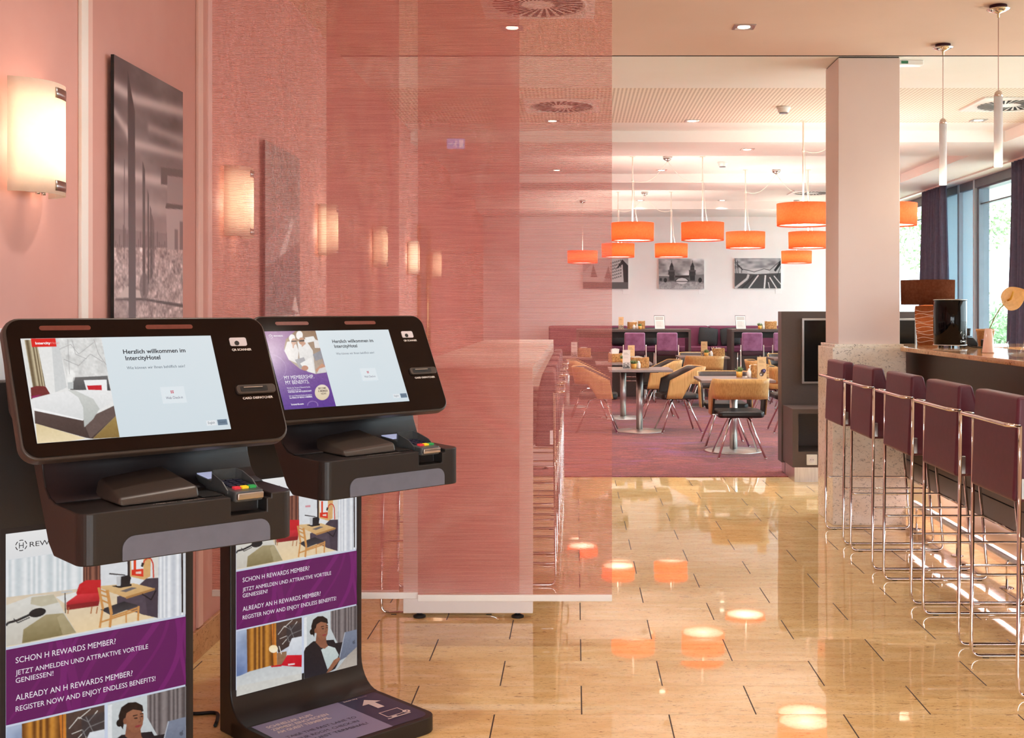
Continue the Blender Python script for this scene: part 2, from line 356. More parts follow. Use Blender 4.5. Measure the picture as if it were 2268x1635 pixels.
# ---------------------------------------------------------------- flat printed pictures (posters, screens, photographs)
def homog(src, dst):
    A = []
    for (x, y), (u, v) in zip(src, dst): A += [[x, y, 1, 0, 0, 0, -u*x, -u*y, -u], [0, 0, 0, x, y, 1, -v*x, -v*y, -v]]
    return np.linalg.svd(np.array(A, float))[2][-1].reshape(3, 3)
class Pic:
    """a small painted picture: u right, v down, both 0..1; corners (TL,TR,BR,BL) give the sketch coordinates used to paint it"""
    def __init__(s, nx, ny, c, corners=None, c2=None):
        s.nx, s.ny = nx, ny; u, v = np.meshgrid(np.linspace(0, 1, nx), np.linspace(0, 1, ny)); s.u, s.v = u, v
        s.asp = nx/ny; s.H = homog(corners, [(0,0), (1,0), (1,1), (0,1)]) if corners else None
        s.a = np.zeros((ny, nx, 3)); s.a[:] = np.array(c, float)
        if c2 is not None: s.a = s.a*(1-v[..., None]) + np.array(c2, float)*v[..., None]
    def m(s, pts):
        if s.H is None: return [tuple(p) for p in pts]
        q = [s.H @ np.array([p[0], p[1], 1.]) for p in pts]; return [(p[0]/p[2], p[1]/p[2]) for p in q]
    def mask(s, P):
        xs = [q[0] for q in P]; ys = [q[1] for q in P]; du, dv = 1/(s.nx-1), 1/(s.ny-1)
        i0, i1 = max(0, int(min(xs)/du)-1), min(s.nx, int(max(xs)/du)+3); j0, j1 = max(0, int(min(ys)/dv)-1), min(s.ny, int(max(ys)/dv)+3)
        cov = np.zeros(s.u.shape)
        if i0 >= i1 or j0 >= j1: return cov
        U, V = s.u[j0:j1, i0:i1], s.v[j0:j1, i0:i1]; n = len(P)
        for ou, ov in ((-.125,-.375), (.375,-.125), (.125,.375), (-.375,.125)):
            ins = np.zeros(U.shape, bool); u, v = U+ou*du, V+ov*dv
            for i in range(n):
                (x0, y0), (x1, y1) = P[i], P[(i+1) % n]
                if y0 == y1: continue
                ins ^= ((y0 > v) != (y1 > v)) & (u < (x1-x0)*(v-y0)/(y1-y0)+x0)
            cov[j0:j1, i0:i1] += ins*.25
        return cov
    def put(s, k, c, c2=None, a=1.0):
        if not k.any(): return s
        col = np.ones(s.a.shape)*np.array(c, float)
        if c2 is not None:
            vv = s.v[k > 0]; t = np.clip((s.v-vv.min())/max(1e-6, vv.max()-vv.min()), 0, 1)[..., None]; col = col*(1-t)+np.array(c2, float)*t
        w = (k*a)[..., None]; s.a = s.a*(1-w)+col*w; return s
    def poly(s, pts, c, c2=None, a=1.0): return s.put(s.mask(s.m(pts)), c, c2, a)
    def ell(s, x, y, rx, ry, c, c2=None, a=1.0, rot=0.):
        P = [(x+rx*math.cos(t)*math.cos(rot)-ry*math.sin(t)*math.sin(rot), y+rx*math.cos(t)*math.sin(rot)+ry*math.sin(t)*math.cos(rot)) for t in np.linspace(0, 2*PI, 40)[:-1]]
        return s.poly(P, c, c2, a)
    def line(s, pts, w, c, a=1.0):
        for (x0, y0), (x1, y1) in zip(pts, pts[1:]):
            dx, dy = x1-x0, y1-y0; L = math.hypot(dx, dy) or 1; nx, ny = -dy/L*w/2, dx/L*w/2
            s.poly([(x0+nx, y0+ny), (x1+nx, y1+ny), (x1-nx, y1-ny), (x0-nx, y0-ny)], c, None, a)
        return s
    def soft(s, pts, w, c, a=1.0):
        # a soft brushed band; width in sketch units
        P = s.m(pts); wu = abs(s.m([(pts[0][0], pts[0][1]), (pts[0][0], pts[0][1]+w)])[1][1]-P[0][1]) or w; D = np.full(s.u.shape, 9.)
        for (x0, y0), (x1, y1) in zip(P, P[1:]):
            dx, dy = (x1-x0), (y1-y0)/s.asp; k = np.clip(((s.u-x0)*dx+(s.v-y0)/s.asp*dy)/max(1e-9, dx*dx+dy*dy), 0, 1)
            D = np.minimum(D, np.hypot(s.u-x0-k*dx, (s.v-y0)/s.asp-k*dy))
        g = (a*np.exp(-(D/(wu/s.asp))**2))[..., None]; s.a = s.a*(1-g)+np.array(c, float)*g; return s
    def stripes(s, pts, c, c2, freq, sharp=1.0):
        k = s.mask(s.m(pts)); w = (.5+.5*np.sin(s.u*freq*2*PI+2*np.sin(s.u*freq*1.7)))**sharp
        kk = k[..., None]; s.a = s.a*(1-kk)+(np.array(c, float)*w[..., None]+np.array(c2, float)*(1-w[..., None]))*kk; return s
    def noise(s, amp, scales=((8, 1.),), k=None, stretch=1.0):
        n = np.zeros(s.u.shape)
        for fr, w in scales:
            gy, gx = int(fr/s.asp*stretch)+3, int(fr)+3; g = RNG.randn(gy, gx)
            x = s.u*fr; y = s.v*fr/s.asp*stretch; x = np.clip(x, 0, gx-2.001); y = np.clip(y, 0, gy-2.001)
            i, j = x.astype(int), y.astype(int); fx, fy = x-i, y-j; fx = fx*fx*(3-2*fx); fy = fy*fy*(3-2*fy)
            n += w*(g[j, i]*(1-fx)*(1-fy)+g[j, i+1]*fx*(1-fy)+g[j+1, i]*(1-fx)*fy+g[j+1, i+1]*fx*fy)
        d = (amp*n)[..., None]
        if k is None: s.a = s.a+d
        else:
            s.a = s.a+d*s.mask(s.m(k))[..., None]
        return s
class Print:
    """one flat printed sheet in the local XZ plane facing -Y, later layers a hair nearer the viewer"""
    def __init__(s): s.v = []; s.f = []; s.c = []; s.k = 0
    def _y(s): s.k += 1; return -.00012*s.k
    def poly(s, pts, c):
        y = s._y(); o = len(s.v); s.v += [(p[0], y, p[1]) for p in pts]; s.f.append(tuple(range(o, o+len(pts)))); s.c += [lin(c)]*len(pts); return s
    def rect(s, x0, z0, x1, z1, c): return s.poly([(x0, z0), (x1, z0), (x1, z1), (x0, z1)], c)
    def rr(s, x0, z0, x1, z1, r, c): return s.poly(rrect(x0, z0, x1, z1, r), c)
    def disc(s, x, z, r, c, rz=None): return s.poly([(x+r*math.cos(t), z+(rz or r)*math.sin(t)) for t in np.linspace(0, 2*PI, 41)[:-1]], c)
    def ring(s, x, z, r, w, c, a0=0, a1=360, n=40):
        y = s._y(); o = len(s.v)
        for i in range(n+1):
            t = R(a0+(a1-a0)*i/n)
            for q in (r-w/2, r+w/2): s.v.append((x+q*math.cos(t), y, z+q*math.sin(t))); s.c.append(lin(c))
        s.f += [(o+2*i, o+2*i+1, o+2*i+3, o+2*i+2) for i in range(n)]; return s
    def line(s, x0, z0, x1, z1, w, c):
        d = Vector((x1-x0, z1-z0)); n = Vector((-d.y, d.x)).normalized()*w/2
        return s.poly([(x0+n.x, z0+n.y), (x1+n.x, z1+n.y), (x1-n.x, z1-n.y), (x0-n.x, z0-n.y)], c)
    def pic(s, x0, z0, x1, z1, p, keep=None):
        y = s._y(); o = len(s.v); L = lin(np.clip(p.a, 0, 255))
        for j in range(p.ny):
            for i in range(p.nx): s.v.append((x0+(x1-x0)*i/(p.nx-1), y, z1-(z1-z0)*j/(p.ny-1))); s.c.append(L[j, i])
        for j in range(p.ny-1):
            for i in range(p.nx-1):
                if keep is None or keep(p.u[j, i], p.v[j, i]): a = o+j*p.nx+i; s.f.append((a, a+p.nx, a+p.nx+1, a+1))
        return s
    def text(s, t, x, z, cap, c, width=None, bold=0., align='L', rot=0.):
        cu = bpy.data.curves.new('t', 'FONT'); cu.body = t; cu.size = 1.0; cu.offset = bold; cu.resolution_u = 3
        ob = bpy.data.objects.new('t', cu); COL.objects.link(ob); dg = bpy.context.evaluated_depsgraph_get()
        me = bpy.data.meshes.new_from_object(ob.evaluated_get(dg)); V = [(q.co.x, q.co.y) for q in me.vertices]; Fs = [tuple(p.vertices) for p in me.polygons]
        bpy.data.objects.remove(ob); bpy.data.curves.remove(cu); bpy.data.meshes.remove(me)
        if not V: return s
        x0 = min(q[0] for q in V); x1 = max(q[0] for q in V); k = cap/.69; kx = (width/(x1-x0)) if width else k
        w = (x1-x0)*kx; sh = {'L': 0, 'C': -w/2, 'R': -w}[align]; y = s._y(); o = len(s.v); cr, sr = math.cos(rot), math.sin(rot)
        for q in V:
            a, b = (q[0]-x0)*kx+sh, q[1]*k; s.v.append((x+a*cr-b*sr, y, z+a*sr+b*cr)); s.c.append(lin(c))
        s.f += [tuple(i+o for i in f) for f in Fs]; return s
    def build(s, name, m, parent=None, loc=(0,0,0), rot=(0,0,0)):
        me = bpy.data.meshes.new(name); me.from_pydata(s.v, [], s.f)
        a = me.color_attributes.new('Col', 'FLOAT_COLOR', 'POINT')
        a.data.foreach_set('color', np.hstack([np.array(s.c), np.ones((len(s.c), 1))]).astype(np.float32).ravel())
        me.materials.append(m); o = bpy.data.objects.new(name, me); COL.objects.link(o); o.location = loc; o.rotation_euler = rot
        if parent: o.parent = parent
        return o

# ================================================================ the setting
XL, XR, YB, ZC = -1.50, 4.70, 18.70, 3.00
struct(MB().box(-1.75, -5, -.12, 6.5, 18.95, 0).build('floor', M_FLOOR), 'polished beige stone tile floor laid in brick bond', 'floor')
struct(MB().box(XL, 9.46, 0, XR, YB, .006).build('carpet', M_CARPET), 'plum and rust patterned carpet covering the dining area', 'carpet')
struct(MB().box(XL-.2, -5, 0, XL, YB+.2, ZC+.15).build('wall_left', M_WALL), 'long pink wall with sconces on the left', 'wall')
struct(MB().box(XL, YB, 0, XR+.3, YB+.2, ZC+.15).build('wall_back', M_WALLW), 'white far wall behind the bench', 'wall')
struct(MB().box(XL, -5, ZC, 6.5, 7.35, ZC+.15).build('ceiling', M_CEILP), 'pale peach ceiling above the lobby', 'ceiling')
struct(MB().box(XL, 7.358, ZC, 6.5, 8.43, ZC+.15).build('ceiling', M_CEILW), 'plain white ceiling strip behind the seam', 'ceiling')
struct(MB().box(XL, 8.43, ZC, 6.5, 10.0, ZC+.15).build('ceiling', M_PERF), 'perforated acoustic ceiling over the bar end', 'ceiling')
struct(MB().box(XL, 10.0, ZC, 6.5, YB+.2, ZC+.15).build('ceiling', M_CEILW), 'white ceiling above the dining area', 'ceiling')
for i, (y0, y1, z) in enumerate(((10.46, 11.40, 2.898), (13.80, 14.70, 2.898), (17.25, YB, 2.88))):
    struct(MB().box(XL, y0, z, 3.90 if i < 2 else XR, y1, ZC).build('trim_%d' % (i+1), M_CEILW),
           ('first white ceiling beam in front of the lamps', 'second white ceiling beam over the dining tables', 'white soffit along the far wall')[i], 'beam')
struct(MB().box(3.90, 8.43, 2.898, XR, 17.25, ZC).build('trim_4', M_CEILW), 'lowered white ceiling strip along the windows', 'soffit')
struct(MB().box(XL-.2, -5.2, 0, -.9, -5, ZC+.15).box(-.9, -5.2, 2.40, 6.7, -5, ZC+.15).box(4.4, -5.2, 0, 6.7, -5, 2.40).build('light_limit_wall_front', M_WALLW), 'unseen white wall added behind the camera, its opening sized to limit fill light', 'wall')  # added out of view; its opening controls how much daylight reaches the foreground
struct(MB().box(6.5, -5.2, 0, 6.7, 4.6, ZC+.15).build('light_limit_wall_right', M_WALLW), 'unseen white wall added right of the camera to limit fill light', 'wall')  # added out of view to keep side daylight off the foreground
# wall trims
struct(MB().box(XL, 3.470, 0, XL+.012, 3.518, ZC).build('trim_5', M_TRIMW, bevel=.002), 'white vertical strip on the pink wall', 'trim')
struct(MB().box(XL, 3.518, 0, XL+.006, 3.562, ZC).build('trim_6', M_TRIMP), 'pale pink strip beside the white wall strip', 'trim')
struct(MB().box(XL, 4.545, .12, XL+.012, 4.602, ZC).build('trim_7', M_TRIMP, bevel=.002), 'pale pink strip where the fabric panels meet the wall', 'trim')
struct(MB().box(XL, -5, 0, XL+.015, 9.46, .115).build('baseboard_left', M_GRANS, bevel=.002), 'brown granite skirting along the pink wall', 'baseboard')
# tiled-in doorway on the left wall, with brass frame and pull handles
dr = struct(MB().box(XL, 10.96, .006, XL+.02, 11.64, 2.16).build('door_1', noisy('smoked_door_glass', (142,104,92), (150,110,98), ns=4., rough=.2)), 'brown door in the pink wall seen through the fabric', 'door')
b = MB()
for y in (10.92, 11.66): b.box(XL, y-.02, .006, XL+.03, y+.02, 2.18)
b.box(XL, 10.94, 2.16, XL+.03, 11.64, 2.20); b.build('door_frame', M_BRASS, dr)
MB().tube([(XL+.03, 11.05, .7), (XL+.075, 11.05, .72), (XL+.075, 11.05, 1.9), (XL+.03, 11.05, 1.92)], .012).build('door_handle', M_BRASS, dr)

# square pillar: rose plaster above a granite base
struct(MB().box(1.685, 7.385, 1.155, 2.080, 7.760, ZC-.007).build('column', M_COLP, bevel=.004), 'square pale rose pillar between lobby and bar', 'column')
MB().box(1.69, 7.39, ZC-.007, 2.075, 7.755, ZC).build('shadow_gap', M_BLACK, bpy.data.objects['column'])
g = MB(); g.box(1.640, 7.346, 0, 2.109, 7.790, 1.135); g.box(1.655, 7.361, 1.135, 2.098, 7.776, 1.156)
struct(g.build('column_base', M_GRANL, bevel=.003), 'cream granite base of the square pillar', 'column base')
struct(MB().box(XL, 7.350, ZC-.004, 6.5, 7.358, ZC+.1).build('trim_8', M_BLACK), 'thin dark seam across the ceiling', 'seam')

# glazed facade on the right
def pane(i, y0, y1):
    w = struct(MB().box(XR+.05, y0, .05, XR+.056, y1, 2.80).build('window_%d' % i, M_WGLASS), ('tall clear window pane beside the near curtain', 'tall clear window pane behind the pillar', 'tall clear window pane near the bar front', 'tall clear window pane furthest to the right')[i-1], 'window')
    b = MB(); b.box(XR, y0, 2.78, XR+.12, y1, 2.90); b.box(XR, y0, .0, XR+.12, y1, .08)
    b.box(XR+.02, y0, 2.60, XR+.08, y1, 2.615)
    for y in (y0, y1): b.box(XR, y-.035, 0, XR+.12, y+.035, 2.9)
    b.build('window_frame', M_FRAMED, w)
pane(1, 10.9, 13.45); pane(2, 14.70, 18.6); pane(3, 8.0, 10.8); pane(4, 4.6, 7.9)
b = MB()
for y0, y1 in ((13.5, 13.54), (14.03, 14.09), (14.62, 14.66)): b.box(XR-.03, y0, 0, XR+.12, y1, 2.9)
pr = struct(b.build('trim_9', M_FRAMEW, bevel=.006), 'pale blue-grey facade pier between the windows', 'facade pier')
MB().add([(XR+.02, 13.54, 0), (XR+.02, 14.62, 0), (XR+.02, 14.62, 2.9), (XR+.02, 13.54, 2.9)], [(0,1,2,3)]).build('spandrel_glass', m_translucent('blue_spandrel_glass', (150,178,194), .30, vary=4), pr)
struct(MB().box(XR-.26, 8.43, 2.882, XR-.20, 18.6, 2.898).build('trim_10', M_TRIMW), 'white curtain track below the ceiling', 'curtain track')
struct(MB().box(XR-.02, 4.6, 2.80, XR+.20, YB, ZC+.15).build('trim_11', M_FRAMED), 'dark head frame above the windows', 'window head')

def curtain(y0, y1, label):
    n = int((y1-y0)*70); folds = (y1-y0)/.115
    def fn(u, v):
        z = .02+2.86*v; gather = 1-.10*v; y = (y0+y1)/2+(u-.5)*(y1-y0)*gather*(1+.04*math.sin(v*5))
        return (XR-.23+.045*math.sin(2*PI*folds*u+.5*math.sin(9*u))*(1-.35*v)+.012*math.sin(31*u+3*v), y, z)
    return tag(MB().grid(fn, n, 14).build('curtain', M_CURT, solid=.003), label, 'curtain', 'slate curtains along the windows')
curtain(13.85, 14.92, 'slate curtain between the far window pane and the blue-grey pier')
curtain(10.5, 11.86, 'slate curtain cut by the right edge of the photo')

# outdoors
struct(MB().box(XR+.16, 0, -.2, 40, 40, -.05).build('terrace', M_TERR), 'pale paved terrace outside the windows', 'terrace')
struct(MB().box(-30, -40, -.2, 40, -5.2, -.05).build('blocker', noisy('dark_ground_blocker', (96,94,92), (106,104,102), ns=6., rough=.8)), 'unseen ground-level forecourt outside the lobby opening', 'blocker')  # unseen dark ground added to stop sky light rising to the lobby ceiling
def foliage(name, m, blobs, n, size, label, cat, trunk=None, group=None):
    t = thing(name, label, cat, (blobs[0][0], blobs[0][1], -.05), group=group)
    o = Vector((blobs[0][0], blobs[0][1], -.05)); rr = random.Random(11+len(blobs)*7+n); mb = MB()
    for (x, y, z, r) in blobs:
        for _ in range(n):
            d = Vector((rr.gauss(0,1), rr.gauss(0,1), rr.gauss(0,1))).normalized()*r*(.45+.6*rr.random())
            p = Vector((x, y, z))+d-o
            if p.z < .02: p.z = .02+rr.random()*.3
            a = Vector((rr.gauss(0,1), rr.gauss(0,1), rr.gauss(0,1))).normalized(); q = a.orthogonal().normalized(); s = size*(.6+.8*rr.random())
            mb.add([p-a*s, p+q*s*.45, p+a*s, p-q*s*.45], [(0,1,2,3)])
    mb.build('foliage', m, t)
    if trunk:
        k = MB()
        for pts, r in trunk: k.tube([Vector(p)-o for p in pts], [r*(1-.5*i/(len(pts)-1)) for i in range(len(pts))], 8)
        k.build('trunk', M_BARK, t)
    return t
rr = random.Random(3)
foliage('hedge', M_HEDGE, [(7.5+rr.random()*.4, 13.5+.55*i, .45+.35*(i % 2)+.15*rr.random(), .62) for i in range(17)], 520, .07, 'clipped green hedge outside the windows behind the flower', 'hedge')
foliage('garden_tree', M_FOL, [(9.5+rr.uniform(-1.3,1.3), 20.5+rr.uniform(-1.8,1.8), 3.0+rr.uniform(-.6,1.6), .85) for i in range(9)], 520, .07,
        'leafy tree outside the near tall window', 'tree', [([(9.5,20.5,-.05), (9.5,20.4,1.6), (9.3,20.6,3.0)], .16), ([(9.5,20.4,1.6), (10.2,20.0,3.4)], .09), ([(9.4,20.4,2.0), (8.7,21.2,3.6)], .08)])
foliage('garden_tree', M_FOL, [(8.2+rr.uniform(-.8,.8), 25.5+rr.uniform(-1.0,1.0), 2.6+rr.uniform(-.8,1.2), .75) for i in range(7)], 480, .07,
        'leafy tree outside the window pane next to the pillar', 'tree', [([(8.2,25.5,-.05), (8.2,25.5,2.6)], .14)])
aw = thing('awning', 'white sloping awning outside above the hedge', 'awning', (13.5, 24.0, -.05))
MB().prism([(-1.8, 2.35), (1.8, 3.1), (1.8, 3.16), (-1.8, 2.41)], -2.5, 2.5, 'y').build('canopy', M_TRIMW, aw)
for x, y, h in ((-1.7, -2.4, 2.38), (-1.7, 2.4, 2.38), (1.7, -2.4, 3.1), (1.7, 2.4, 3.1)): MB().tube([(x, y, 0), (x, y, h)], .03).build('post', M_SILV, aw)
oc = thing('outdoor_chair', 'pale grey outdoor chair standing beyond the window by the flower', 'chair', (6.2, 16.0, -.05), R(200))
b = MB(); b.box(-.24, -.24, .40, .24, .24, .44); b.build('seat', M_FRAMEW, oc, bevel=.01)
MB().box(-.24, .20, .55, .24, .24, .88).build('backrest', M_FRAMEW, oc, bevel=.01)
for sx in (-1, 1):
    for sy in (-1, 1): MB().box(sx*.22-.02, sy*.22-.02, 0, sx*.22+.02, sy*.22+.02, .9 if sy > 0 else .64).build('leg', M_FRAMEW, oc)

# ================================================================ fixtures on the left wall
def sconce(y, label):
    t = thing('wall_sconce', label, 'wall lamp', (XL, y, 1.69), group='opal wall sconces along the pink wall')
    hw, hh, dp = .118, .30, .085
    def fn(u, v):
        s = (u-.5)*2; return (.018+dp*(1-abs(s)**2.4)**.75, s*hw, hh*v)
    MB().grid(fn, 24, 6).build('shade', M_SCONCE, t, solid=.003)
    MB().box(0, -.045, .02, .016, .045, .28).build('back_plate', M_SILV, t, bevel=.002)
    b = MB(); b.box(.016, -.02, .008, .085, .02, .014); b.build('bracket', M_SILV, t)
    for z in (.012, .262):
        def f2(u, v, z=z):
            s = -.24+.56*u; return (.021+dp*(1-abs(s)**2.4)**.75, s*hw, z-.003+.028*v)
        MB().grid(f2, 8, 1).build('clip', M_SILV, t, solid=.002)
    for k in (-.028, .028): MB().lathe([(.006, 0), (.006, .01)], (.05, k*.6, -.008+.008), 10).build('screw', M_CHROME, t)
    lamp('sconce_bulb', 'POINT', (.046, .03, .15), 1.2, (1, .83, .62), t, shadow_soft_size=.03)
    return t
for y, lb in ((3.12, 'opal glass wall sconce nearest the camera, left of the white strip'), (4.97, 'opal wall sconce behind the first fabric panel, left of the blurred picture'),
              (6.75, 'opal wall sconce half behind the second fabric panel edge'), (8.54, 'opal wall sconce seen through two fabric layers'),
              (10.30, 'opal wall sconce in the narrow single-layer strip of fabric'), (11.97, 'opal wall sconce furthest along the pink wall, past the brass frame')):
    sconce(y, lb)

# photographs on the pink wall
p = Pic(150, 240, (96,84,88), [(592,272), (920,458), (920,1798), (592,1839)], (196,176,178))
p.noise(9, ((3,1.), (7,.6), (16,.3)), stretch=2.2)
for L, w, al in ((((592,430), (700,500), (920,560)), 34, .8), (((592,560), (690,720), (920,780)), 26, .7), (((592,850), (760,900), (920,930)), 30, .8), (((650,640), (690,900)), 18, .5), (((760,640), (920,700)), 26, .5), (((592,1000), (920,1080)), 40, .5)): p.soft(L, w, (214,196,198), al)
p.poly([(592,1150), (920,1180), (920,1260), (592,1260)], (120,104,108), None, .5)
for x in range(600, 920, 9): p.line([(x, 1240-random.random()*90-(60 if 630 < x < 660 else 0)), (x, 1260)], 5, (92,78,82), .6)
p.poly([(592,1245), (920,1245), (920,1839), (592,1839)], (170,152,154), (196,180,182)); p.noise(22, ((14,.7), (34,.9), (70,.8)), [(592,1245), (920,1245), (920,1839), (592,1839)], 1.4)
p.poly([(815,838), (920,850), (920,935), (815,925)], (92,80,84)); p.poly([(840,806), (920,826), (920,850), (840,838)], (116,102,106))
p.poly([(845,880), (920,890), (920,1040), (845,1020)], (150,134,138)); p.poly([(840,1020), (920,1030), (920,1052), (836,1046)], (84,72,76)); p.poly([(840,1048), (920,1052), (920,1255), (845,1255)], (178,162,166))
for a in ((880,1150), (905,1110)): p.poly([(a[0], a[1]), (a[0]+16, a[1]+4), (a[0]+16, 1255), (a[0], 1255)], (120,106,110))
p.poly([(598,1500), (655,1440), (735,1470), (735,1500)], (210,196,196)); p.poly([(598,1500), (735,1500), (920,1530), (920,1548), (740,1512), (598,1512)], (84,74,78))
p.poly([(592,1500), (700,1520), (660,1700), (592,1740)], (150,134,138), None, .4)
p.line([(641,800), (640,1300)], 5, (100,86,90), .7)
p.poly([(656,352), (691,560), (697,1830), (663,1834)], (66,56,60), (108,100,106))
for x, y0, w in ((733,805,12), (754,950,7), (766,1030,6), (773,1075,4), (780,1100,3)): p.poly([(x-w/2, y0), (x+w/2, y0+50*w/12), (x+w/2+2, 1480-(x-733)*2.6), (x-w/2+1, 1490-(x-733)*2.6)], (84,74,78))
p.ell(735, 1440, 22, 70, (110,98,102), None, .7)
def wall_picture(pc, y0, y1, z0, z1, name, label):
    t = thing(name, label, 'picture', (XL, (y0+y1)/2, z0))
    MB().box(.014, -(y1-y0)/2, 0, .024, (y1-y0)/2, z1-z0).build('board', M_BLACK, t)
    q = Print(); q.pic(-(y1-y0)/2, 0, (y1-y0)/2, z1-z0, pc); q.build('photo_print', m_print('matte_photo_print', 0, .35, .3), t, (.0245, 0, 0), (0, 0, PI/2))
wall_picture(p, 3.68, 4.325, 1.20, 2.195, 'wall_picture', 'tall black and white photo of dark steel slabs beside grass, left of the fabric')
p = Pic(90, 150, (150,140,138), None, (96,88,90)); p.noise(9, ((4,1.), (10,.5)))
p.poly([(.0,.5), (.7,.30), (1,.25), (1,.85), (0,.85)], (176,166,166), None, .5); p.poly([(.25,.62), (.75,.33), (.8,.36), (.3,.70)], (222,214,212), None, .8)
p.poly([(0,.62), (1,.45), (1,1), (0,1)], (104,98,100)); p.poly([(0,.86), (1,.84), (1,1), (0,1)], (196,188,188)); p.noise(24, ((20,.8), (45,.8)), [(0,.84), (1,.82), (1,1), (0,1)]); p.poly([(.75,.82), (.85,.74), (.97,.84)], (222,214,212))
wall_picture(p, 5.47, 6.16, 1.20, 2.185, 'wall_picture', 'blurred grey photo on the pink wall seen through the first fabric panel')
tag(MB().box(XL, 2.955, .98, XL+.010, 3.075, 1.33).build('pale_panel', noisy('pale_blue_white_panel', (228,236,242), (232,240,246), ns=5., rough=.3), bevel=.002),
    'pale bluish white panel glimpsed at the left edge behind the front terminal', 'panel')  # pale board standing in for something unidentified

# ================================================================ hanging fabric panels
for i, (x0, x1, y, sd, lb) in enumerate(((-1.485, -.722, 4.705, 1, 'pink mesh fabric panel hanging against the wall, leftmost of the three'),
                                         (-1.010, -.228, 4.665, 2, 'pink mesh fabric panel in the middle, overlapping both others'),
                                         (-.634, .146, 4.625, 3, 'pink mesh fabric panel nearest the open passage, rightmost of the three'))):
    t = thing('fabric_panel', lb, 'hanging panel', ((x0+x1)/2, y, .207), group='pink fabric panels hanging from the ceiling'); h = (x1-x0)/2
    MB().add([(-h, 0, .024), (h, 0, .024), (h, 0, 2.76), (-h, 0, 2.76)], [(0,1,2,3)]).build('fabric', m_fabric(i+1), t)
    MB().box(-h, -.007, 0, h, .007, .026).build('bottom_rail', M_WHITE, t, bevel=.002)
    MB().box(-h, -.012, 2.755, h, .012, 2.793).build('top_track', M_WHITE, t)

# ================================================================ self check-in terminals
TILT = R(26.6)
def room_photo():
    p = Pic(300, 150, (232,234,237), [(45,365), (1335,186), (1332,775), (45,1015)], (226,228,230))
    P = p.poly
    p.stripes([(45,350), (600,285), (600,640), (45,700)], (240,242,244), (208,216,220), 26)
    P([(45,640), (720,560), (1140,790), (500,920), (45,1010)], (222,206,184), (240,214,172))
    P([(400,640), (720,560), (720,620), (470,690)], (232,232,230))
    p.stripes([(597,290), (720,270), (724,520), (597,560)], (148,96,78), (84,48,42), 44)
    P([(724,270), (920,240), (920,560), (724,600)], (226,228,232)); P([(790,375), (845,368), (845,388), (790,392)], (206,70,84), None, .5)
    P([(916,240), (935,238), (935,545), (916,545)], (48,36,38)); P([(935,230), (1090,205), (1080,490), (1035,515), (935,490)], (222,176,116)); P([(940,330), (1030,310), (1030,480), (945,478)], (236,238,240))
    P([(960,330), (978,327), (978,440), (960,440)], (226,64,30)); P([(945,440), (1030,432), (1030,492), (945,480)], (220,56,36)); P([(975,455), (1015,450), (1015,470), (975,470)], (240,210,200))
    P([(1090,205), (1145,195), (1145,500), (1090,500)], (226,222,216))
    p.line([(1030,400), (1036,372), (1060,352), (1085,358), (1100,395), (1103,500)], 9, (206,56,40)); P([(1012,415), (1020,385), (1036,392), (1026,420)], (40,32,34))
    P([(1050,505), (1138,500), (1132,800), (1010,770), (950,600)], (70,60,72)); P([(840,640), (1030,560), (1060,780), (840,720)], (84,72,84))
    p.stripes([(1140,200), (1335,160), (1332,790), (1135,800)], (242,243,246), (204,208,216), 30); P([(1303,200), (1316,198), (1316,760), (1303,760)], (40,30,34)); P([(1316,200), (1335,195), (1332,780), (1316,780)], (214,216,222))
    P([(682,562), (960,540), (1112,580), (905,650)], (226,192,142), (212,168,110)); P([(905,640), (1112,575), (1112,592), (905,658)], (176,128,76))
    P([(800,560), (945,545), (945,560), (860,575)], (34,32,36)); P([(868,490), (925,478), (935,555), (866,570)], (36,34,38)); P([(836,490), (868,485), (866,560), (838,560)], (200,200,202)); p.line([(925,480), (938,500), (930,525)], 8, (30,28,32))
    P([(785,463), (900,475), (900,482), (785,473)], (60,56,58)); P([(862,598), (945,570), (985,575), (905,606)], (112,104,104))
    P([(548,610), (570,545), (620,515), (725,513), (722,640), (690,690), (560,640)], (206,38,46), (186,28,38)); P([(478,680), (560,620), (720,610), (712,690), (480,736)], (222,56,66), (160,30,40)); P([(478,700), (712,670), (708,706), (480,738)], (140,34,40))
    for x in (495, 660, 700): p.line([(x, 715), (x-8, 765)], 8, (176,110,70))
    p.line([(1020,620), (1085,665), (1120,595)], 9, (34,28,34))
    P([(720,735), (890,675), (995,705), (800,780)], (44,42,48), (70,68,74))
    for a, b, w in (((708,570), (740,735), 18), ((770,590), (800,770), 22), ((735,740), (716,870), 15), ((798,770), (788,868), 18), ((995,710), (990,820), 14), ((905,755), (905,835), 10)): p.line([a, b], w, (212,150,86))
    for a, b in (((722,590), (775,610)), ((726,625), (780,645)), ((730,665), (786,690)), ((720,830), (990,740)), ((800,790), (995,720))): p.line([a, b], 12, (206,146,82))
    p.line([(468,610), (470,760)], 7, (70,62,60)); P([(440,600), (520,592), (520,604), (440,612)], (200,202,204))
    P([(45,700), (230,630), (380,620), (430,690), (470,770), (548,905), (160,985), (45,1005)], (226,224,218), (206,200,188))
    P([(220,690), (228,640), (385,620), (420,680), (300,710)], (198,190,166)); P([(170,880), (330,770), (455,760), (545,905), (160,982)], (172,158,122), (136,122,84)); P([(410,790), (455,760), (545,905), (450,920)], (190,176,140), None, .6)
    p.ell(270, 755, 62, 32, (34,34,38), None, 1., -.25); p.line([(215,770), (130,810), (60,830), (45,850)], 16, (40,40,44)); p.line([(215,790), (130,830), (100,800)], 7, (48,48,52)); p.noise(2.5, ((60,1.),)); return p
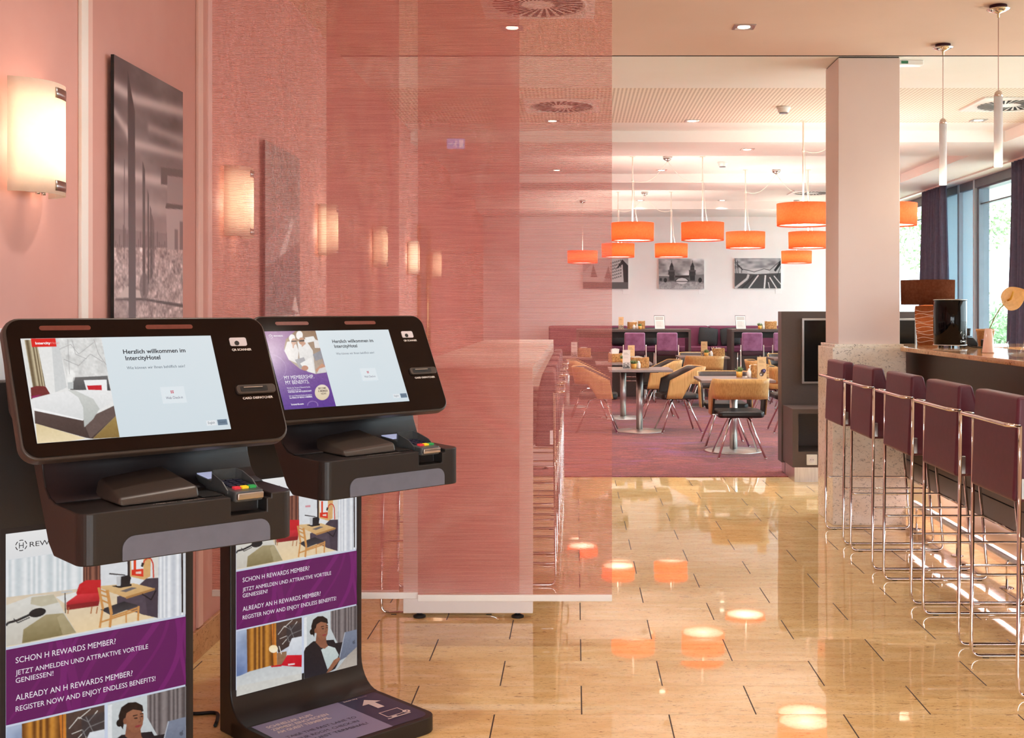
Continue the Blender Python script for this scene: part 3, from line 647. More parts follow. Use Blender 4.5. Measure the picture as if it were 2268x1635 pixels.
def bed_photo():
    p = Pic(150, 140, (206,212,224), [(262,897), (668,812), (665,1255), (256,1362)]); P = p.poly
    P([(258,900), (326,884), (326,1200), (256,1220)], (176,190,214), (120,140,186)); p.noise(12, ((5,1.), (9,.7)), [(258,900), (326,884), (326,1200), (256,1220)])
    p.stripes([(326,884), (510,845), (512,1150), (326,1195)], (206,140,58), (112,66,28), 11); P([(480,850), (500,846), (512,1150), (490,1150)], (226,132,50), None, .8)
    P([(508,846), (668,812), (668,960), (520,1060), (508,1000)], (86,66,60), (66,52,50))
    for a in (((520,930), (560,870), (600,900), (640,840)), ((545,1000), (600,930), (668,900)), ((590,870), (620,960)), ((560,880), (610,830)), ((530,960), (575,940), (590,985))): p.line(list(a), 4, (226,222,216))
    P([(572,870), (668,850), (668,960), (572,985)], (60,58,64), None, .6); P([(512,1060), (572,1050), (568,1150), (512,1150)], (150,112,84)); p.line([(525,1010), (540,1070)], 5, (236,232,226))
    p.ell(490, 1030, 28, 28, (255,226,176), (255,244,220)); p.line([(494,846), (492,1004)], 3, (90,60,40))
    P([(590,1000), (606,958), (668,946), (668,1085), (575,1080)], (226,230,236), (206,212,222)); P([(536,1150), (575,1078), (668,1080), (664,1168)], (216,32,48), (196,22,40))
    P([(256,1225), (340,1185), (470,1150), (664,1165), (664,1260), (256,1362)], (200,204,206), (222,222,220)); P([(256,1290), (664,1210), (664,1260), (256,1362)], (214,212,206)); P([(470,1152), (540,1142), (540,1156), (480,1160)], (196,30,44))
    P([(580,1140), (622,1136), (622,1148), (580,1152)], (240,214,216)); p.noise(3, ((30,1.),)); return p
def woman_photo():
    p = Pic(150, 150, (206,212,214), [(680,812), (1050,745), (1050,1157), (677,1250)], (190,196,200)); P = p.poly
    p.stripes([(868,780), (1050,745), (1050,960), (920,1010), (868,900)], (140,130,130), (86,78,80), 13, .8); P([(680,820), (700,815), (700,1040), (678,1050)], (232,234,236))
    P([(678,1060), (690,1030), (745,985), (820,985), (868,1005), (1000,990), (900,1180), (835,1215), (678,1250)], (34,30,36), (42,38,44))
    P([(838,980), (890,978), (930,1070), (928,1130), (840,1180), (800,1040)], (36,32,38))
    P([(800,1045), (850,1018), (900,1035), (925,1085), (915,1110), (845,1185)], (206,216,214), (186,200,200))
    P([(770,930), (832,930), (840,1000), (850,1020), (826,1040), (796,1030), (762,992)], (130,82,62), (150,98,76))
    P([(732,880), (745,835), (778,812), (815,812), (845,832), (850,862), (838,870), (800,880), (760,900), (752,955), (735,925)], (34,24,24)); p.ell(735, 920, 14, 20, (30,22,22))
    P([(770,868), (800,850), (838,860), (850,880), (850,905), (846,935), (836,962), (815,980), (795,976), (772,945), (762,905)], (160,106,80), (146,94,70)); p.ell(762, 912, 9, 17, (140,90,68))
    P([(800,884), (822,880), (822,885), (800,889)], (44,28,26)); P([(834,876), (849,874), (849,879), (834,881)], (44,28,26)); p.ell(814, 899, 9, 4, (60,38,34)); p.ell(842, 892, 6, 4, (60,38,34))
    p.line([(832,892), (838,918), (826,922)], 4, (122,74,56)); P([(808,942), (828,936), (842,938), (828,950), (812,950)], (150,60,62))
    P([(968,928), (1050,910), (1050,1060), (930,1125), (928,1100)], (128,136,156), (104,112,132)); p.line([(968,928), (928,1110)], 5, (180,186,198)); p.ell(1028, 1000, 9, 11, (86,92,108)); p.ell(1034, 986, 3, 4, (86,92,108))
    P([(858,1170), (890,1120), (925,1100), (936,1110), (915,1140), (870,1195), (835,1215)], (150,98,74)); p.line([(905,1120), (930,1108)], 5, (176,122,98)); p.line([(900,1132), (928,1122)], 5, (172,118,94))
    P([(900,1200), (985,1090), (1050,1030), (1050,1157), (880,1205)], (170,160,152), (190,180,170)); p.noise(2.5, ((40,1.),)); return p
def header_pic(): return Pic(40, 12, (240,240,240), None, (232,233,235)).noise(2, ((4,1.),))
def hlogo(q, x, z, r, c):
    for a in range(6): q.ring(x, z, r, r*.16, c, a*60+8, a*60+50, 6)
    for d in (-1, 1): q.rect(x+d*r*.36-r*.07, z-r*.55, x+d*r*.36+r*.07, z+r*.55, c)
    q.rect(x-r*.36, z-r*.07, x+r*.36, z+r*.07, c)
def poster():
    q = Print(); X = .2323; W_, D_ = (246,242,248), (44,44,50)
    q.rect(-X, .1256, X, .8183, (206,214,234)); q.pic(-X, .7527, X, .8183, header_pic())
    hlogo(q, -.196, .785, .013, D_); q.text('REWARDS', -.176, .7785, .0125, D_, .105)
    q.pic(-X, .5345, X, .7527, room_photo()); q.rect(-X, .3405, X, .529, (104,26,94))
    for k in range(11):
        x = -.24+.05*k+.01*(k % 3); c = (122,32,110) if k % 2 else (116,30,104)
        pts = [(x+.07*t+.05*math.sin(2.2*t+k), .342+.185*t) for t in np.linspace(0, 1, 9)]; w = .010+.006*(k % 3)
        L = [(max(-X, min(X, a)), b) for a, b in pts]; L2 = [(max(-X, min(X, a+w)), b) for a, b in pts]; q.poly(L2[::-1]+L if False else L+L2[::-1], c)
    def tx(s, t0, t1, f, cap, bold=0.): q.text(s, -X+t0*2*X, .5319-f*.189, cap, W_, (t1-t0)*2*X, bold)
    tx('SCHON H REWARDS MEMBER?', .048, .585, .214, .0145); tx('JETZT ANMELDEN UND ATTRAKTIVE VORTEILE', .048, .772, .372, .0122); tx('GENIESSEN!', .048, .243, .478, .0122)
    tx('ALREADY AN H REWARDS MEMBER?', .048, .681, .712, .0145); tx('REGISTER NOW AND ENJOY ENDLESS BENEFITS!', .048, .815, .856, .0130)
    q.pic(-X, .1256, .010, .3365, bed_photo()); q.pic(.018, .1256, X, .3365, woman_photo()); return q
def screen_right(q, w, h):
    D = (40,44,52); G = (96,106,118); X = lambda t: t*w; Z = lambda v: -v*h
    q.text('Herzlich willkommen im', X(.497), Z(.175), .0112, D, X(.339), .018); q.text('IntercityHotel', X(.503), Z(.242), .0112, D, X(.186), .018)
    q.text('Wie können wir Ihnen behilflich sein?', X(.50), Z(.335), .0075, G, X(.316))
    q.rect(X(.655), Z(.70), X(.785), Z(.53), (231,240,245)); x, z = X(.715), Z(.585)
    for a in (-1, 1):
        for b in (-1, 1): q.rect(x+a*.0021-.0016, z+b*.0021-.0016, x+a*.0021+.0016, z+b*.0021+.0016, (206,92,110))
    q.text('Web Check-in', X(.675), Z(.657), .0068, (104,98,120), X(.092))
    q.rect(X(.868), Z(.952), X(.923), Z(.900), (236,241,245)); q.text('English', X(.876), Z(.935), .0062, (96,106,118), X(.038))
    q.rect(X(.930), Z(.955), X(.985), Z(.897), (112,134,154)); q.text('Deutsch', X(.938), Z(.935), .0062, (70,88,108), X(.038))
def screen_hotel():
    w, h = .463, .2604; q = Print(); q.pic(0, -h, w, 0, Pic(40, 30, (226,236,241), None, (216,229,236)))
    p = Pic(170, 210, (238,238,236), [(112,232), (605,230), (722,830), (225,865)]); P = p.poly
    P([(300,232), (345,232), (400,530), (330,560)], (214,216,216)); P([(335,232), (605,230), (660,470), (440,470), (400,470)], (222,222,220)); p.noise(7, ((12,1.), (26,.8), (50,.6)), [(335,232), (605,230), (660,470), (410,470)])
    for a in (((350,300), (420,270), (470,330), (560,260)), ((380,360), (470,400), (540,330), (620,380)), ((430,250), (450,330), (520,360)), ((560,240), (590,330), (640,400))): p.line(list(a), 3, (150,150,150), .7)
    p.stripes([(120,240), (210,240), (270,520), (180,540)], (206,192,160), (112,96,72), 22); P([(112,232), (135,232), (200,560), (178,560)], (232,232,228))
    P([(180,530), (215,520), (270,522), (300,570), (185,600)], (120,52,52)); P([(183,582), (250,570), (200,600)], (150,40,96))
    P([(440,470), (645,462), (665,552), (420,545)], (112,112,112), (80,80,82)); p.ell(425, 465, 24, 40, (255,255,252), None, .6); p.line([(402,240), (415,450)], 3, (170,170,170)); P([(405,500), (440,498), (440,540), (408,540)], (200,204,204))
    P([(502,487), (640,485), (645,552), (520,548)], (246,246,246)); P([(522,520), (610,518), (612,548), (530,546)], (204,40,52))
    P([(190,595), (330,560), (520,545), (672,552), (690,610), (560,690), (500,735), (200,650)], (242,242,242), (222,224,224)); P([(200,650), (500,722), (500,745), (205,680)], (250,250,250))
    P([(205,668), (500,730), (690,640), (700,700), (560,838), (520,832), (210,745)], (92,76,72), (70,58,56)); P([(500,728), (690,640), (700,700), (545,838)], (104,88,84))
    P([(405,545), (470,590), (500,650), (508,770), (560,722), (600,660), (560,600), (450,548)], (214,216,212), (186,190,186))
    P([(215,745), (520,835), (420,852), (225,865)], (226,206,162), (240,222,184)); P([(560,838), (700,700), (722,830)], (166,140,84), (140,114,66))
    P([(176,232), (326,232), (334,283), (184,284)], (226,44,40)); p.noise(2, ((50,1.),))
    q.pic(0, -h, .398*w, 0, p); q.text('Intercity', .031, -.0155, .0062, (255,255,255), .034, .03); q.text('Hotel', .066, -.0155, .0062, (244,150,146), .018); screen_right(q, w, h); return q
def screen_member():
    w, h = .463, .2604; q = Print(); q.pic(0, -h, w, 0, Pic(40, 30, (226,236,241), None, (216,229,236)))
    p = Pic(170, 220, (158,112,160), [(162,268), (560,266), (720,853), (318,880)], (92,56,150)); P = p.poly
    bb = [(405,266), (560,266), (645,590), (560,602), (440,562), (352,490), (316,400), (330,330)]
    P(bb, (150,118,92), (190,176,164)); q_ = p
    P([(318,420), (340,350), (400,340), (430,420), (420,520), (352,490)], (232,228,226)); P([(420,350), (480,330), (540,420), (560,600), (500,585), (440,500)], (238,236,234), (222,218,216))
    p.ell(378, 322, 24, 30, (244,240,238)); p.ell(436, 300, 26, 34, (246,242,240)); p.ell(392, 350, 20, 26, (206,160,136)); p.ell(452, 345, 22, 28, (196,146,118))
    P([(372,342), (412,340), (412,350), (372,352)], (48,36,34)); P([(434,338), (474,336), (474,348), (434,350)], (48,36,34)); P([(378,356), (398,350), (392,400), (384,400)], (214,170,148)); P([(450,372), (478,352), (486,366), (456,392)], (206,158,134))
    P([(478,318), (545,308), (566,345), (492,360)], (240,238,236)); P([(545,330), (590,345), (606,400), (556,400)], (236,232,230))
    P([(540,450), (600,420), (625,480), (560,500)], (150,150,158)); P([(400,490), (470,470), (500,540), (440,560)], (168,166,172)); P([(440,520), (530,470), (560,600), (480,570)], (242,240,238))
    p.ell(478, 555, 26, 20, (196,140,116)); P([(560,570), (610,520), (640,540), (580,598)], (204,150,122)); P([(590,560), (645,545), (645,590), (570,598)], (220,216,216)); p.noise(3, ((40,1.),))
    for x, y, r, a in ((180,560,150,.30), (538,845,40,.35)):
        for t in np.linspace(-1.2 if r > 100 else -3.2, 1.2 if r > 100 else .2, 60): p.ell(x+r*math.cos(t), y+r*.78*math.sin(t), 4, 4, (226,206,236), None, a*.4)
    p.ell(612, 745, 57, 61, (240,226,206), (226,208,176)); q.pic(0, -h, .39*w, 0, p)
    X = lambda t: t*w; Z = lambda v: -v*h; Wt = (250,246,252)
    hlogo(q, X(.038), Z(.065), .0062, Wt); q.text('REWARDS', X(.058), Z(.075), .0056, Wt, X(.068), .01)
    q.text('MY MEMBERSHIP.', X(.055), Z(.628), .0125, Wt, X(.225)); q.text('MY BENEFITS.', X(.055), Z(.690), .0125, Wt, X(.178))
    for s, v, wd, b in (('Werden Sie Teil der H Rewards Familie', .745, .175, 0), ('und entdecken Sie die', .771, .10, 0), ('VORTEILE DER MITGLIEDSCHAFT', .797, .178, .02), ('Join our H Rewards Family and explore', .845, .172, 0), ('the PERKS OF BEING A MEMBER.', .871, .172, .02)):
        q.text(s, X(.055), Z(v), .0048, Wt, X(wd), b)
    q.text('hrewards.com', X(.055), Z(.955), .0062, Wt, X(.092), .02)
    for s, v, wd in (('BECOME', .775, .060), ('A MEMBER', .810, .075), ('NOW!', .845, .040)): q.text(s, X(.318), Z(v), .0062, (88,70,66), X(wd), .015, 'C')
    screen_right(q, w, h); return q
M_SCREEN = m_print('lit_screen_print', .55, .18, .35); M_LPOST = m_print('backlit_poster_print', .51, .3, .3); M_VINYL = m_print('printed_vinyl', 0, .4, .4)

def kiosk():
    t = thing('check_in_terminal', '', 'terminal')
    col = [(.07, .0), (.07, 1.20), (0, 1.20), (0, .153)] + [(-.10+.10*math.cos(a), .153-.10*math.sin(a)) for a in np.linspace(0, PI/2, 8)][1:] + [(-.10, .0)]
    MB().prism(col, -.2525, .2575, 'x').build('column', M_KIOSK, t, bevel=.006)
    MB().prism(rrect(-.2525, -.438, .2575, .0, (.055, .055, .004, .004)), .0, .0525, 'z').build('base_plate', M_KIOSK, t, bevel=.007)
    q = Print(); LV, NV, PK = (152,148,186), (62,60,94), (240,226,226)
    q.poly([(-.236, -.105), (-.236, -.418), (.086, -.418), (.086, -.105)][::1], LV); q.poly([(.086, -.418)]+rrect(.086, -.418, .236, -.105, (0, .04, .01, 0))[1:], NV)
    for i, s in enumerate(('SCHNELLER AUFS', 'ZIMMER! EINCHECKEN', 'AM GUEST TERMINAL.')): q.text(s, -.205, -.155-.031*i, .0185, PK, (.165, .205, .195)[i], .03)
    for i, s in enumerate(('TAKE THE FAST LANE TO', 'YOUR ROOM. CHECK-IN', 'AT GUEST TERMINAL!')): q.text(s, -.205, -.272-.036*i, .0175, (78,70,92), (.255, .24, .25)[i])
    q.text('Intercity', .100, -.124, .0095, PK, .055, .03); q.text('Hotel', .158, -.124, .0095, (190,170,180), .034)
    q.poly([(.161, -.150), (.124, -.195), (.148, -.195), (.148, -.250), (.174, -.250), (.174, -.195), (.198, -.195)], PK)
    q.line(.122, -.342, .122, -.292, .004, PK); q.line(.120, -.292, .196, -.292, .004, PK); q.line(.194, -.292, .194, -.330, .004, PK); q.line(.120, -.342, .180, -.342, .004, PK)
    q.line(.110, -.358, .200, -.358, .006, PK); q.line(.140, -.346, .140, -.356, .02, PK); q.disc(.196, -.340, .013, PK); q.line(.190, -.341, .195, -.346, .003, NV); q.line(.195, -.346, .203, -.334, .003, NV)
    q.build('floor_decal', M_VINYL, t, (0, 0, .0532), (-PI/2, 0, 0))
    q = poster(); q.build('poster_screen', M_LPOST, t, (0, -.0008, 0))
    MB().box(-.244, -.0006, .112, .244, .002, .832).build('screen_bezel', M_KIN, t)
    # bent tray and neck, one shell
    prof = [(-.506, .931), (-.506, .815), (-.335, .815), (-.30, .84), (-.185, 1.03), (-.10, 1.16), (-.02, 1.16), (-.02, 1.26), (-.15, 1.26), (-.243, 1.06), (-.258, 1.005), (-.277, .965), (-.305, .944), (-.345, .936)]
    x0, x1 = -.228, .290; nx0, nx1, nyb, nz = .122, .214, -.462, .888     # notch for the card terminal
    n = MB(); n.prism(prof, x0, x1, 'x'); tr = n.build('tray', M_KIOSK, t)
    bm = bmesh.new(); bm.from_mesh(tr.data)
    ed = [e for e in bm.edges if all(abs(v.co.y+.506) < 1e-4 for v in e.verts) and abs(e.verts[0].co.z-e.verts[1].co.z) > .05]
    bmesh.ops.recalc_face_normals(bm, faces=bm.faces); bmesh.ops.bevel(bm, geom=ed, offset=.034, segments=8, affect='EDGES', profile=.5); bmesh.ops.recalc_face_normals(bm, faces=bm.faces); bm.to_mesh(tr.data); bm.free()
    for bx in ((nx0, -.60, nz, nx1, nyb, 1.2), (.130, -.60, .920, .226, -.322, 1.2)):
        cut = MB().box(*bx).build('cutter', M_KIOSK)
        md = tr.modifiers.new('notch', 'BOOLEAN'); md.operation = 'DIFFERENCE'; md.solver = 'EXACT'; md.object = cut
        dg = bpy.context.evaluated_depsgraph_get(); me = bpy.data.meshes.new_from_object(tr.evaluated_get(dg)); tr.modifiers.clear(); tr.data = me; bpy.data.objects.remove(cut)
    q = tr.modifiers.new('bevel', 'BEVEL'); q.width = .003; q.segments = 2; q.limit_method = 'ANGLE'; q.angle_limit = R(35)
    MB().add([(x0+.004, y, z) for y, z in ((-.2425, 1.06), (-.2575, 1.005), (-.2765, .966), (-.3045, .945), (-.345, .937))]+[(x1-.004, y, z) for y, z in ((-.2425, 1.06), (-.2575, 1.005), (-.2765, .966), (-.3045, .945), (-.345, .937))],
             [(i, i+1, i+6, i+5) for i in range(4)], True).build('neck_liner', M_KIN, t, solid=.003)
    MB().prism(rrect(-.137, .818, .222, .872, (.002, .002, .028, .028)), -.5085, -.5055, 'y').build('grip_pad', M_KGREY, t)
    # passport scanner hood
    hv = [(-.128, -.470, .933), (.062, -.470, .933), (.062, -.250, .937), (-.128, -.250, .937), (-.128, -.455, .950), (.060, -.462, .962), (.052, -.275, .992), (-.10, -.262, .975)]
    sc = MB().add(hv, [(0,3,2,1), (4,5,6,7), (0,1,5,4), (1,2,6,5), (2,3,7,6), (3,0,4,7)]).build('passport_scanner', M_KFRAME, t, bevel=.010, seg=3)
    MB().box(.066, -.47, .9335, .118, -.285, .9355).build('scanner_slot', M_BLACK, sc)
    q = Print(); q.text('PASSPORT   SCANNER', -.055, .0, .0085, (236,226,216), .125, .02); q.build('scanner_caption', M_VINYL, t, (0, -.480, .9318), (-PI/2, 0, 0))
    # card terminal lying in its slot
    ct = MB().prism(rrect(.132, -.505, .208, -.250, .010), .0, .026, 'z', Matrix.Translation((0, 0, .930)) @ Matrix.Translation((.17, -.35, 0)) @ Matrix.Rotation(R(5), 4, 'X') @ Matrix.Translation((-.17, .35, 0))).build('card_terminal', M_PADG, t, bevel=.004)
    T_ = Matrix.Translation((0, 0, .9565)) @ Matrix.Translation((.17, -.35, 0)) @ Matrix.Rotation(R(5), 4, 'X') @ Matrix.Translation((-.17, .35, 0))
    MB().box(.138, -.345, 0, .202, -.262, .002, T_).build('display', mat('terminal_display', (168,174,206), .15, emit=.5, ec=(168,174,206)), ct)
    sh = [(.131, -.470, -.004), (.131, -.440, .012), (.131, -.385, .022), (.139, -.366, .026), (.201, -.366, .026), (.209, -.385, .022), (.209, -.440, .012), (.209, -.470, -.004)]
    m1 = MB(); nn = len(sh); m1.add([T_ @ Vector(v) for v in sh]+[T_ @ Vector((v[0], v[1], -.012)) for v in sh], [(i, i+1, nn+i+1, nn+i) for i in range(nn-1)]); m1.build('keypad_shield', M_PADG, ct, solid=.003)
    for i in range(3):
        for j in range(4):
            MB().box(.142+.020*i, -.400-.020*j, 0, .157+.020*i, -.387-.020*j, .004, T_).build('key', M_KIN if False else mat('navy_key', (40,42,62), .4), ct)
    for i, c in enumerate(((206,52,62), (236,196,40), (46,150,76))): MB().box(.142+.020*i, -.484, 0, .158+.020*i, -.469, .005, T_).build('key', mat('key_%d' % i, c, .35, emit=.25, ec=c), ct)
    MB().box(.136, -.514, -.020, .204, -.504, -.004, T_).build('card_slot', M_SILV, ct, bevel=.003)
    # tilted head; its own frame so that screen axes are x right, z up the glass, -y outwards
    HM = Matrix.Translation((-.2729, -.2485, 1.3117)) @ Matrix.Rotation(-TILT, 4, 'X'); loc = HM.to_translation(); rot = HM.to_euler()
    l, r_, tp, bt, w, h = .035, .158, .056, .040, .463, .2604
    hd = MB(); hd.prism(rrect(-l, -h-bt, w+r_, tp, .040), .004, .034, 'y'); o = hd.build('head_frame', M_KFRAME, t, loc, bevel=.006, rot=rot, seg=3)
    MB().prism([(.02, .050), (.02, -.285), (.06, -.285), (.16, -.12), (.14, .03)], -.002, w+.120, 'x').build('head_housing', M_KIOSK, t, loc, bevel=.012, rot=rot)
    MB().prism(rrect(-l+.007, -h-bt+.007, w+r_-.007, tp-.007, .034), .0012, .006, 'y').build('glass_panel', M_KGLASS, t, loc, rot=rot)
    for a, b_ in ((.098, .354), (.645, .908)): MB().prism(rrect(a*w, .021, b_*w, .033, .0058), .0006, .003, 'y').build('light_slot', M_KSLOT, t, loc, rot=rot)
    qs = MB().prism(rrect(1.105*w, -.12*h, 1.206*w, -.028*h, .005), -.0008,   .003, 'y').build('code_scanner', noisy('pale_scanner_plate', (206,198,202), (212,204,208), ns=30., rough=.25), t, loc, rot=rot)
    o = MB().prism([(1.145*w+.0065*math.cos(a), -.09*h+.0065*math.sin(a)) for a in np.linspace(0, 2*PI, 25)[:-1]], -.0018, .001, 'y').build('lens', M_BLACK, qs)
    q = Print(); q.text('QR SCANNER', 1.108*w, -.172*h, .0058, (222,214,208), .118*w, .03); q.build('scanner_lettering', M_VINYL, t, loc, rot)
    q = Print(); q.text('CARD DISPATCHER', 1.107*w, -.70*h, .0058, (222,214,208), .182*w, .03); q.build('dispenser_lettering', M_VINYL, t, loc, rot)
    cdp = MB().prism(rrect(1.078*w, -.648*h, 1.312*w, -.552*h, .009), -.006, .003, 'y').build('card_dispenser', M_KFRAME, t, loc, bevel=.002, rot=rot)
    MB().prism(rrect(1.10*w, -.626*h, 1.262*w, -.572*h, .003), -.0068, -.004, 'y').build('slot', M_BLACK, cdp); MB().box(1.118*w, -.0085, -.590*h, 1.232*w, -.005, -.580*h).build('slot_lip', M_SILV, cdp)
    return t, loc, rot
M_LABELS = ('black self check-in terminal in front, its screen showing a hotel bed', 'black self check-in terminal standing behind, its screen showing a purple membership advert')
k1, hl, hr = kiosk(); k1.location = (-1.2527, 3.0327, 0); k1.rotation_euler = (0, 0, R(42.6)); k1['label'] = M_LABELS[0]; k1['group'] = 'self check-in terminals'
k2 = dup(k1, (-.9377, 3.8954, 0), R(45.2), M_LABELS[1])
screen_hotel().build('touch_screen', M_SCREEN, k1, hl, hr); screen_member().build('touch_screen', M_SCREEN, k2, hl, hr)
tag(MB().tube(fillet([(-1.19, 3.80, .006), (-1.20, 3.86, .006), (-1.22, 3.93, .006), (-1.32, 3.90, .006), (-1.40, 4.02, .006), (-1.478, 4.10, .006)], .08), .006, 8).build('power_cable', M_BLACK), 'black power cable on the floor between the two terminals', 'cable')

# ================================================================ bar
slab = [(2.07, 2.6), (2.62, 2.6), (2.62, 7.30), (4.30, 7.30), (4.30, 8.02), (2.07, 8.02), (2.07, 7.795), (2.115, 7.795), (2.115, 7.340), (2.07, 7.340)]
bar = thing('bar_counter', 'brown fronted bar counter with a honey granite top beside the pillar', 'bar', (2.07, 2.6, 0))
def OFF(p): return [(x-2.07, y-2.6) for x, y in p]
MB().prism(OFF(slab), 1.112, 1.140, 'z').build('granite_top', M_GRANB, bar, bevel=.004)
MB().box(.13, 0, .385, .17, 5.40, 1.112).build('front_panel', M_BARPAN, bar)
MB().box(.13, 0, .2555, .17, 5.40, .378).build('lower_panel', M_BARPAN, bar)
MB().box(.17, 0, .2555, .53, 5.40, 1.108).box(.245, 0, 0, .53, 5.40, .2555).box(.53, 4.75, 0, 2.2, 5.38, 1.108).build('carcass', M_DARKW, bar)
MB().box(.232, .02, .0, .244, 5.40, .2545).build('mirror_plinth', M_PLINTH, bar)
MB().box(.150, .02, .2495, .166, 5.38, .2550).build('light_strip', mat('pink_led_strip', (255,214,206), .5, emit=22., ec=(255,226,226)), bar)
fr = thing('foot_rail', 'dark steel foot rail along the bottom of the bar', 'foot rail', (2.160, 2.6, 0))
MB().tube([(0, 0, .14), (0, 4.735, .14)], .022, 14).build('rail', M_STEEL, fr)
for y in (3.09, 3.833, 4.60):
    MB().lathe([(.034, 0), (.034, .003), (.030, .006)], (-.028, y, 0), 24).build('foot_disc', M_CHROME, fr)
    MB().tube(fillet([(-.028, y, .004), (-.028, y, .128), (-.012, y, .138)], .012), .007, 8).build('post', M_CHROME, fr)

# ---- bar stools
def bar_stool():
    t = thing('bar_stool', '', 'bar stool', group='plum bar stools on chrome sled frames')
    MB().prism([(-.281, .692), (-.264, 1.068), (-.206, 1.068), (-.178, .96), (-.165, .692)], -.222, .222, 'y').build('backrest', M_PLUM, t, bevel=.014, seg=3)
    MB().box(-.166, -.222, .692, .235, .222, .765).build('seat', M_PLUM, t, bevel=.018, seg=3)
    for sy in (-1, 1):
        y = .239*sy
        MB().tube(fillet([(-.262, y, .966), (-.272, y, .008), (.258, y, .008), (.200, y, .69)], .035), .0075, 10).build('side_frame', M_CHROME, t)
        MB().tube(fillet([(-.266, y, .33), (-.248, y*.97, .33), (.229, y*.97, .33), (.231, y, .33)], .01), .006, 8).build('side_rail', M_CHROME, t)
        MB().box(-.262, sy*.220, .705, -.240, sy*.238, .778).build('bracket', M_SILV, t, bevel=.002)
        for x in (-.215, .215): MB().box(x-.012, y-.006, 0, x+.012, y+.006, .006).build('glide', M_BLACK, t)
    MB().tube([(.231, -.239, .33), (.231, .239, .33)], .0075, 10).build('footrest', M_CHROME, t)
    MB().tube(fillet([(-.263, -.239, .9655), (-.312, -.239, .970), (-.312, .239, .970), (-.263, .239, .9655)], .035), .0078, 10).build('handle', M_CHROME, t)
    MB().box(-.15, -.20, .684, .20, .20, .692).build('seat_pan', M_BLACK, t)
    return t
st = bar_stool(); LB = ['plum bar stool at the bar, furthest back beside the granite pillar base', 'second plum bar stool from the pillar', 'plum bar stool in the middle of the five along the bar', 'fourth plum bar stool from the pillar, next to the one cut by the frame', 'plum bar stool at the bar cut off by the right edge of the photo']
for i, y in enumerate((6.977, 6.32, 5.615, 4.95, 4.317)):
    if i == 0: st.location = (1.837, y, 0); st['label'] = LB[0]
    else: dup(st, (1.837, y, 0), 0, LB[i])

# ---- white communal high table on the left with its stools
ht = thing('communal_table', 'long white high table seen through the fabric panels', 'table', (-.48, 5.14, 0))
MB().box(-.29, 0, 1.06, .289, 4.78, 1.119).build('tabletop', noisy('pale_wood_tabletop', (240,232,220), (246,238,228), ns=6., rough=.3), ht, bevel=.003)
for y in (0, 4.74): MB().box(-.29, y, .022, .289, y+.04, 1.06).build('end_panel', M_WHITE, ht, bevel=.002)
for y in (.02, 4.76):
    for x in (-.22, .22): MB().lathe([(.012, .012), (.012, .022)], (x, y, 0), 12).lathe([(.028, 0), (.028, .008), (.014, .014)], (x, y, 0), 16).build('levelling_foot', M_BLACK, ht)
LBL = ('nearest', 'second', 'third', 'fourth', 'furthest')
for i in range(5):
    dup(st, (-.37, 5.97+.74*i, 0), PI, '%s plum stool on the right side of the white high table behind the fabric' % LBL[i], 'plum stools at the white high table')
dup(st, (-.607, 5.445, 0), 0, 'plum stool on the left side of the white high table, by the rear terminal', 'plum stools at the white high table')

# ---- low partition with screen and cabinet
pt = thing('screen_partition', 'dark taupe low partition carrying a flat screen, behind the pillar', 'partition', (1.72, 9.62, 0))
MB().box(0, 0, .10, 1.35, .17, 1.361).build('panel', M_DARKW, pt, bevel=.002)
MB().box(.03, .02, 0, 1.32, .15, .10).build('plinth', M_STEEL, pt)
tv = thing('flat_screen', 'black flat screen mounted on the dark partition', 'television', (1.72, 9.62, .759))
MB().box(.165, -.035, 0, 1.12, -.001, .545).build('frame', M_SILV, tv, bevel=.003); MB().box(.182, -.037, .018, 1.103, -.034, .528).build('panel', M_TVB, tv)
cb = thing('low_cabinet', 'low dark taupe cabinet with open niche standing in front of the partition', 'cabinet', (1.73, 9.18, 0))
b = MB(); x1 = 1.30
b.box(0, 0, .545, x1, .43, .583); b.box(0, 0, .118, .046, .43, .545); b.box(.046, 0, .118, x1, .43, .244); b.box(x1-.046, 0, .244, x1, .43, .545); b.box(.046, .40, .244, x1-.046, .43, .545)
b.build('carcass', M_DARKW, cb); MB().box(.018, .014, 0, x1-.018, .42, .118).build('plinth', M_STEEL, cb)
so = tag(MB().prism(rrect(1.84, .118+.020, 1.924, .222, .004), 9.171, 9.179, 'y').build('power_socket', M_SOCK, bevel=.001), 'white power socket on the front of the low dark cabinet', 'socket')
MB().prism([(1.882+.024*math.cos(a), .180+.024*math.sin(a)) for a in np.linspace(0, 2*PI, 25)[:-1]], 9.1705, 9.172, 'y').build('socket_face', M_SILV, so)
for dx in (-.009, .009): MB().prism([(1.882+dx+.0035*math.cos(a), .180+.0035*math.sin(a)) for a in np.linspace(0, 2*PI, 13)[:-1]], 9.170, 9.171, 'y').build('socket_hole', M_BLACK, so)

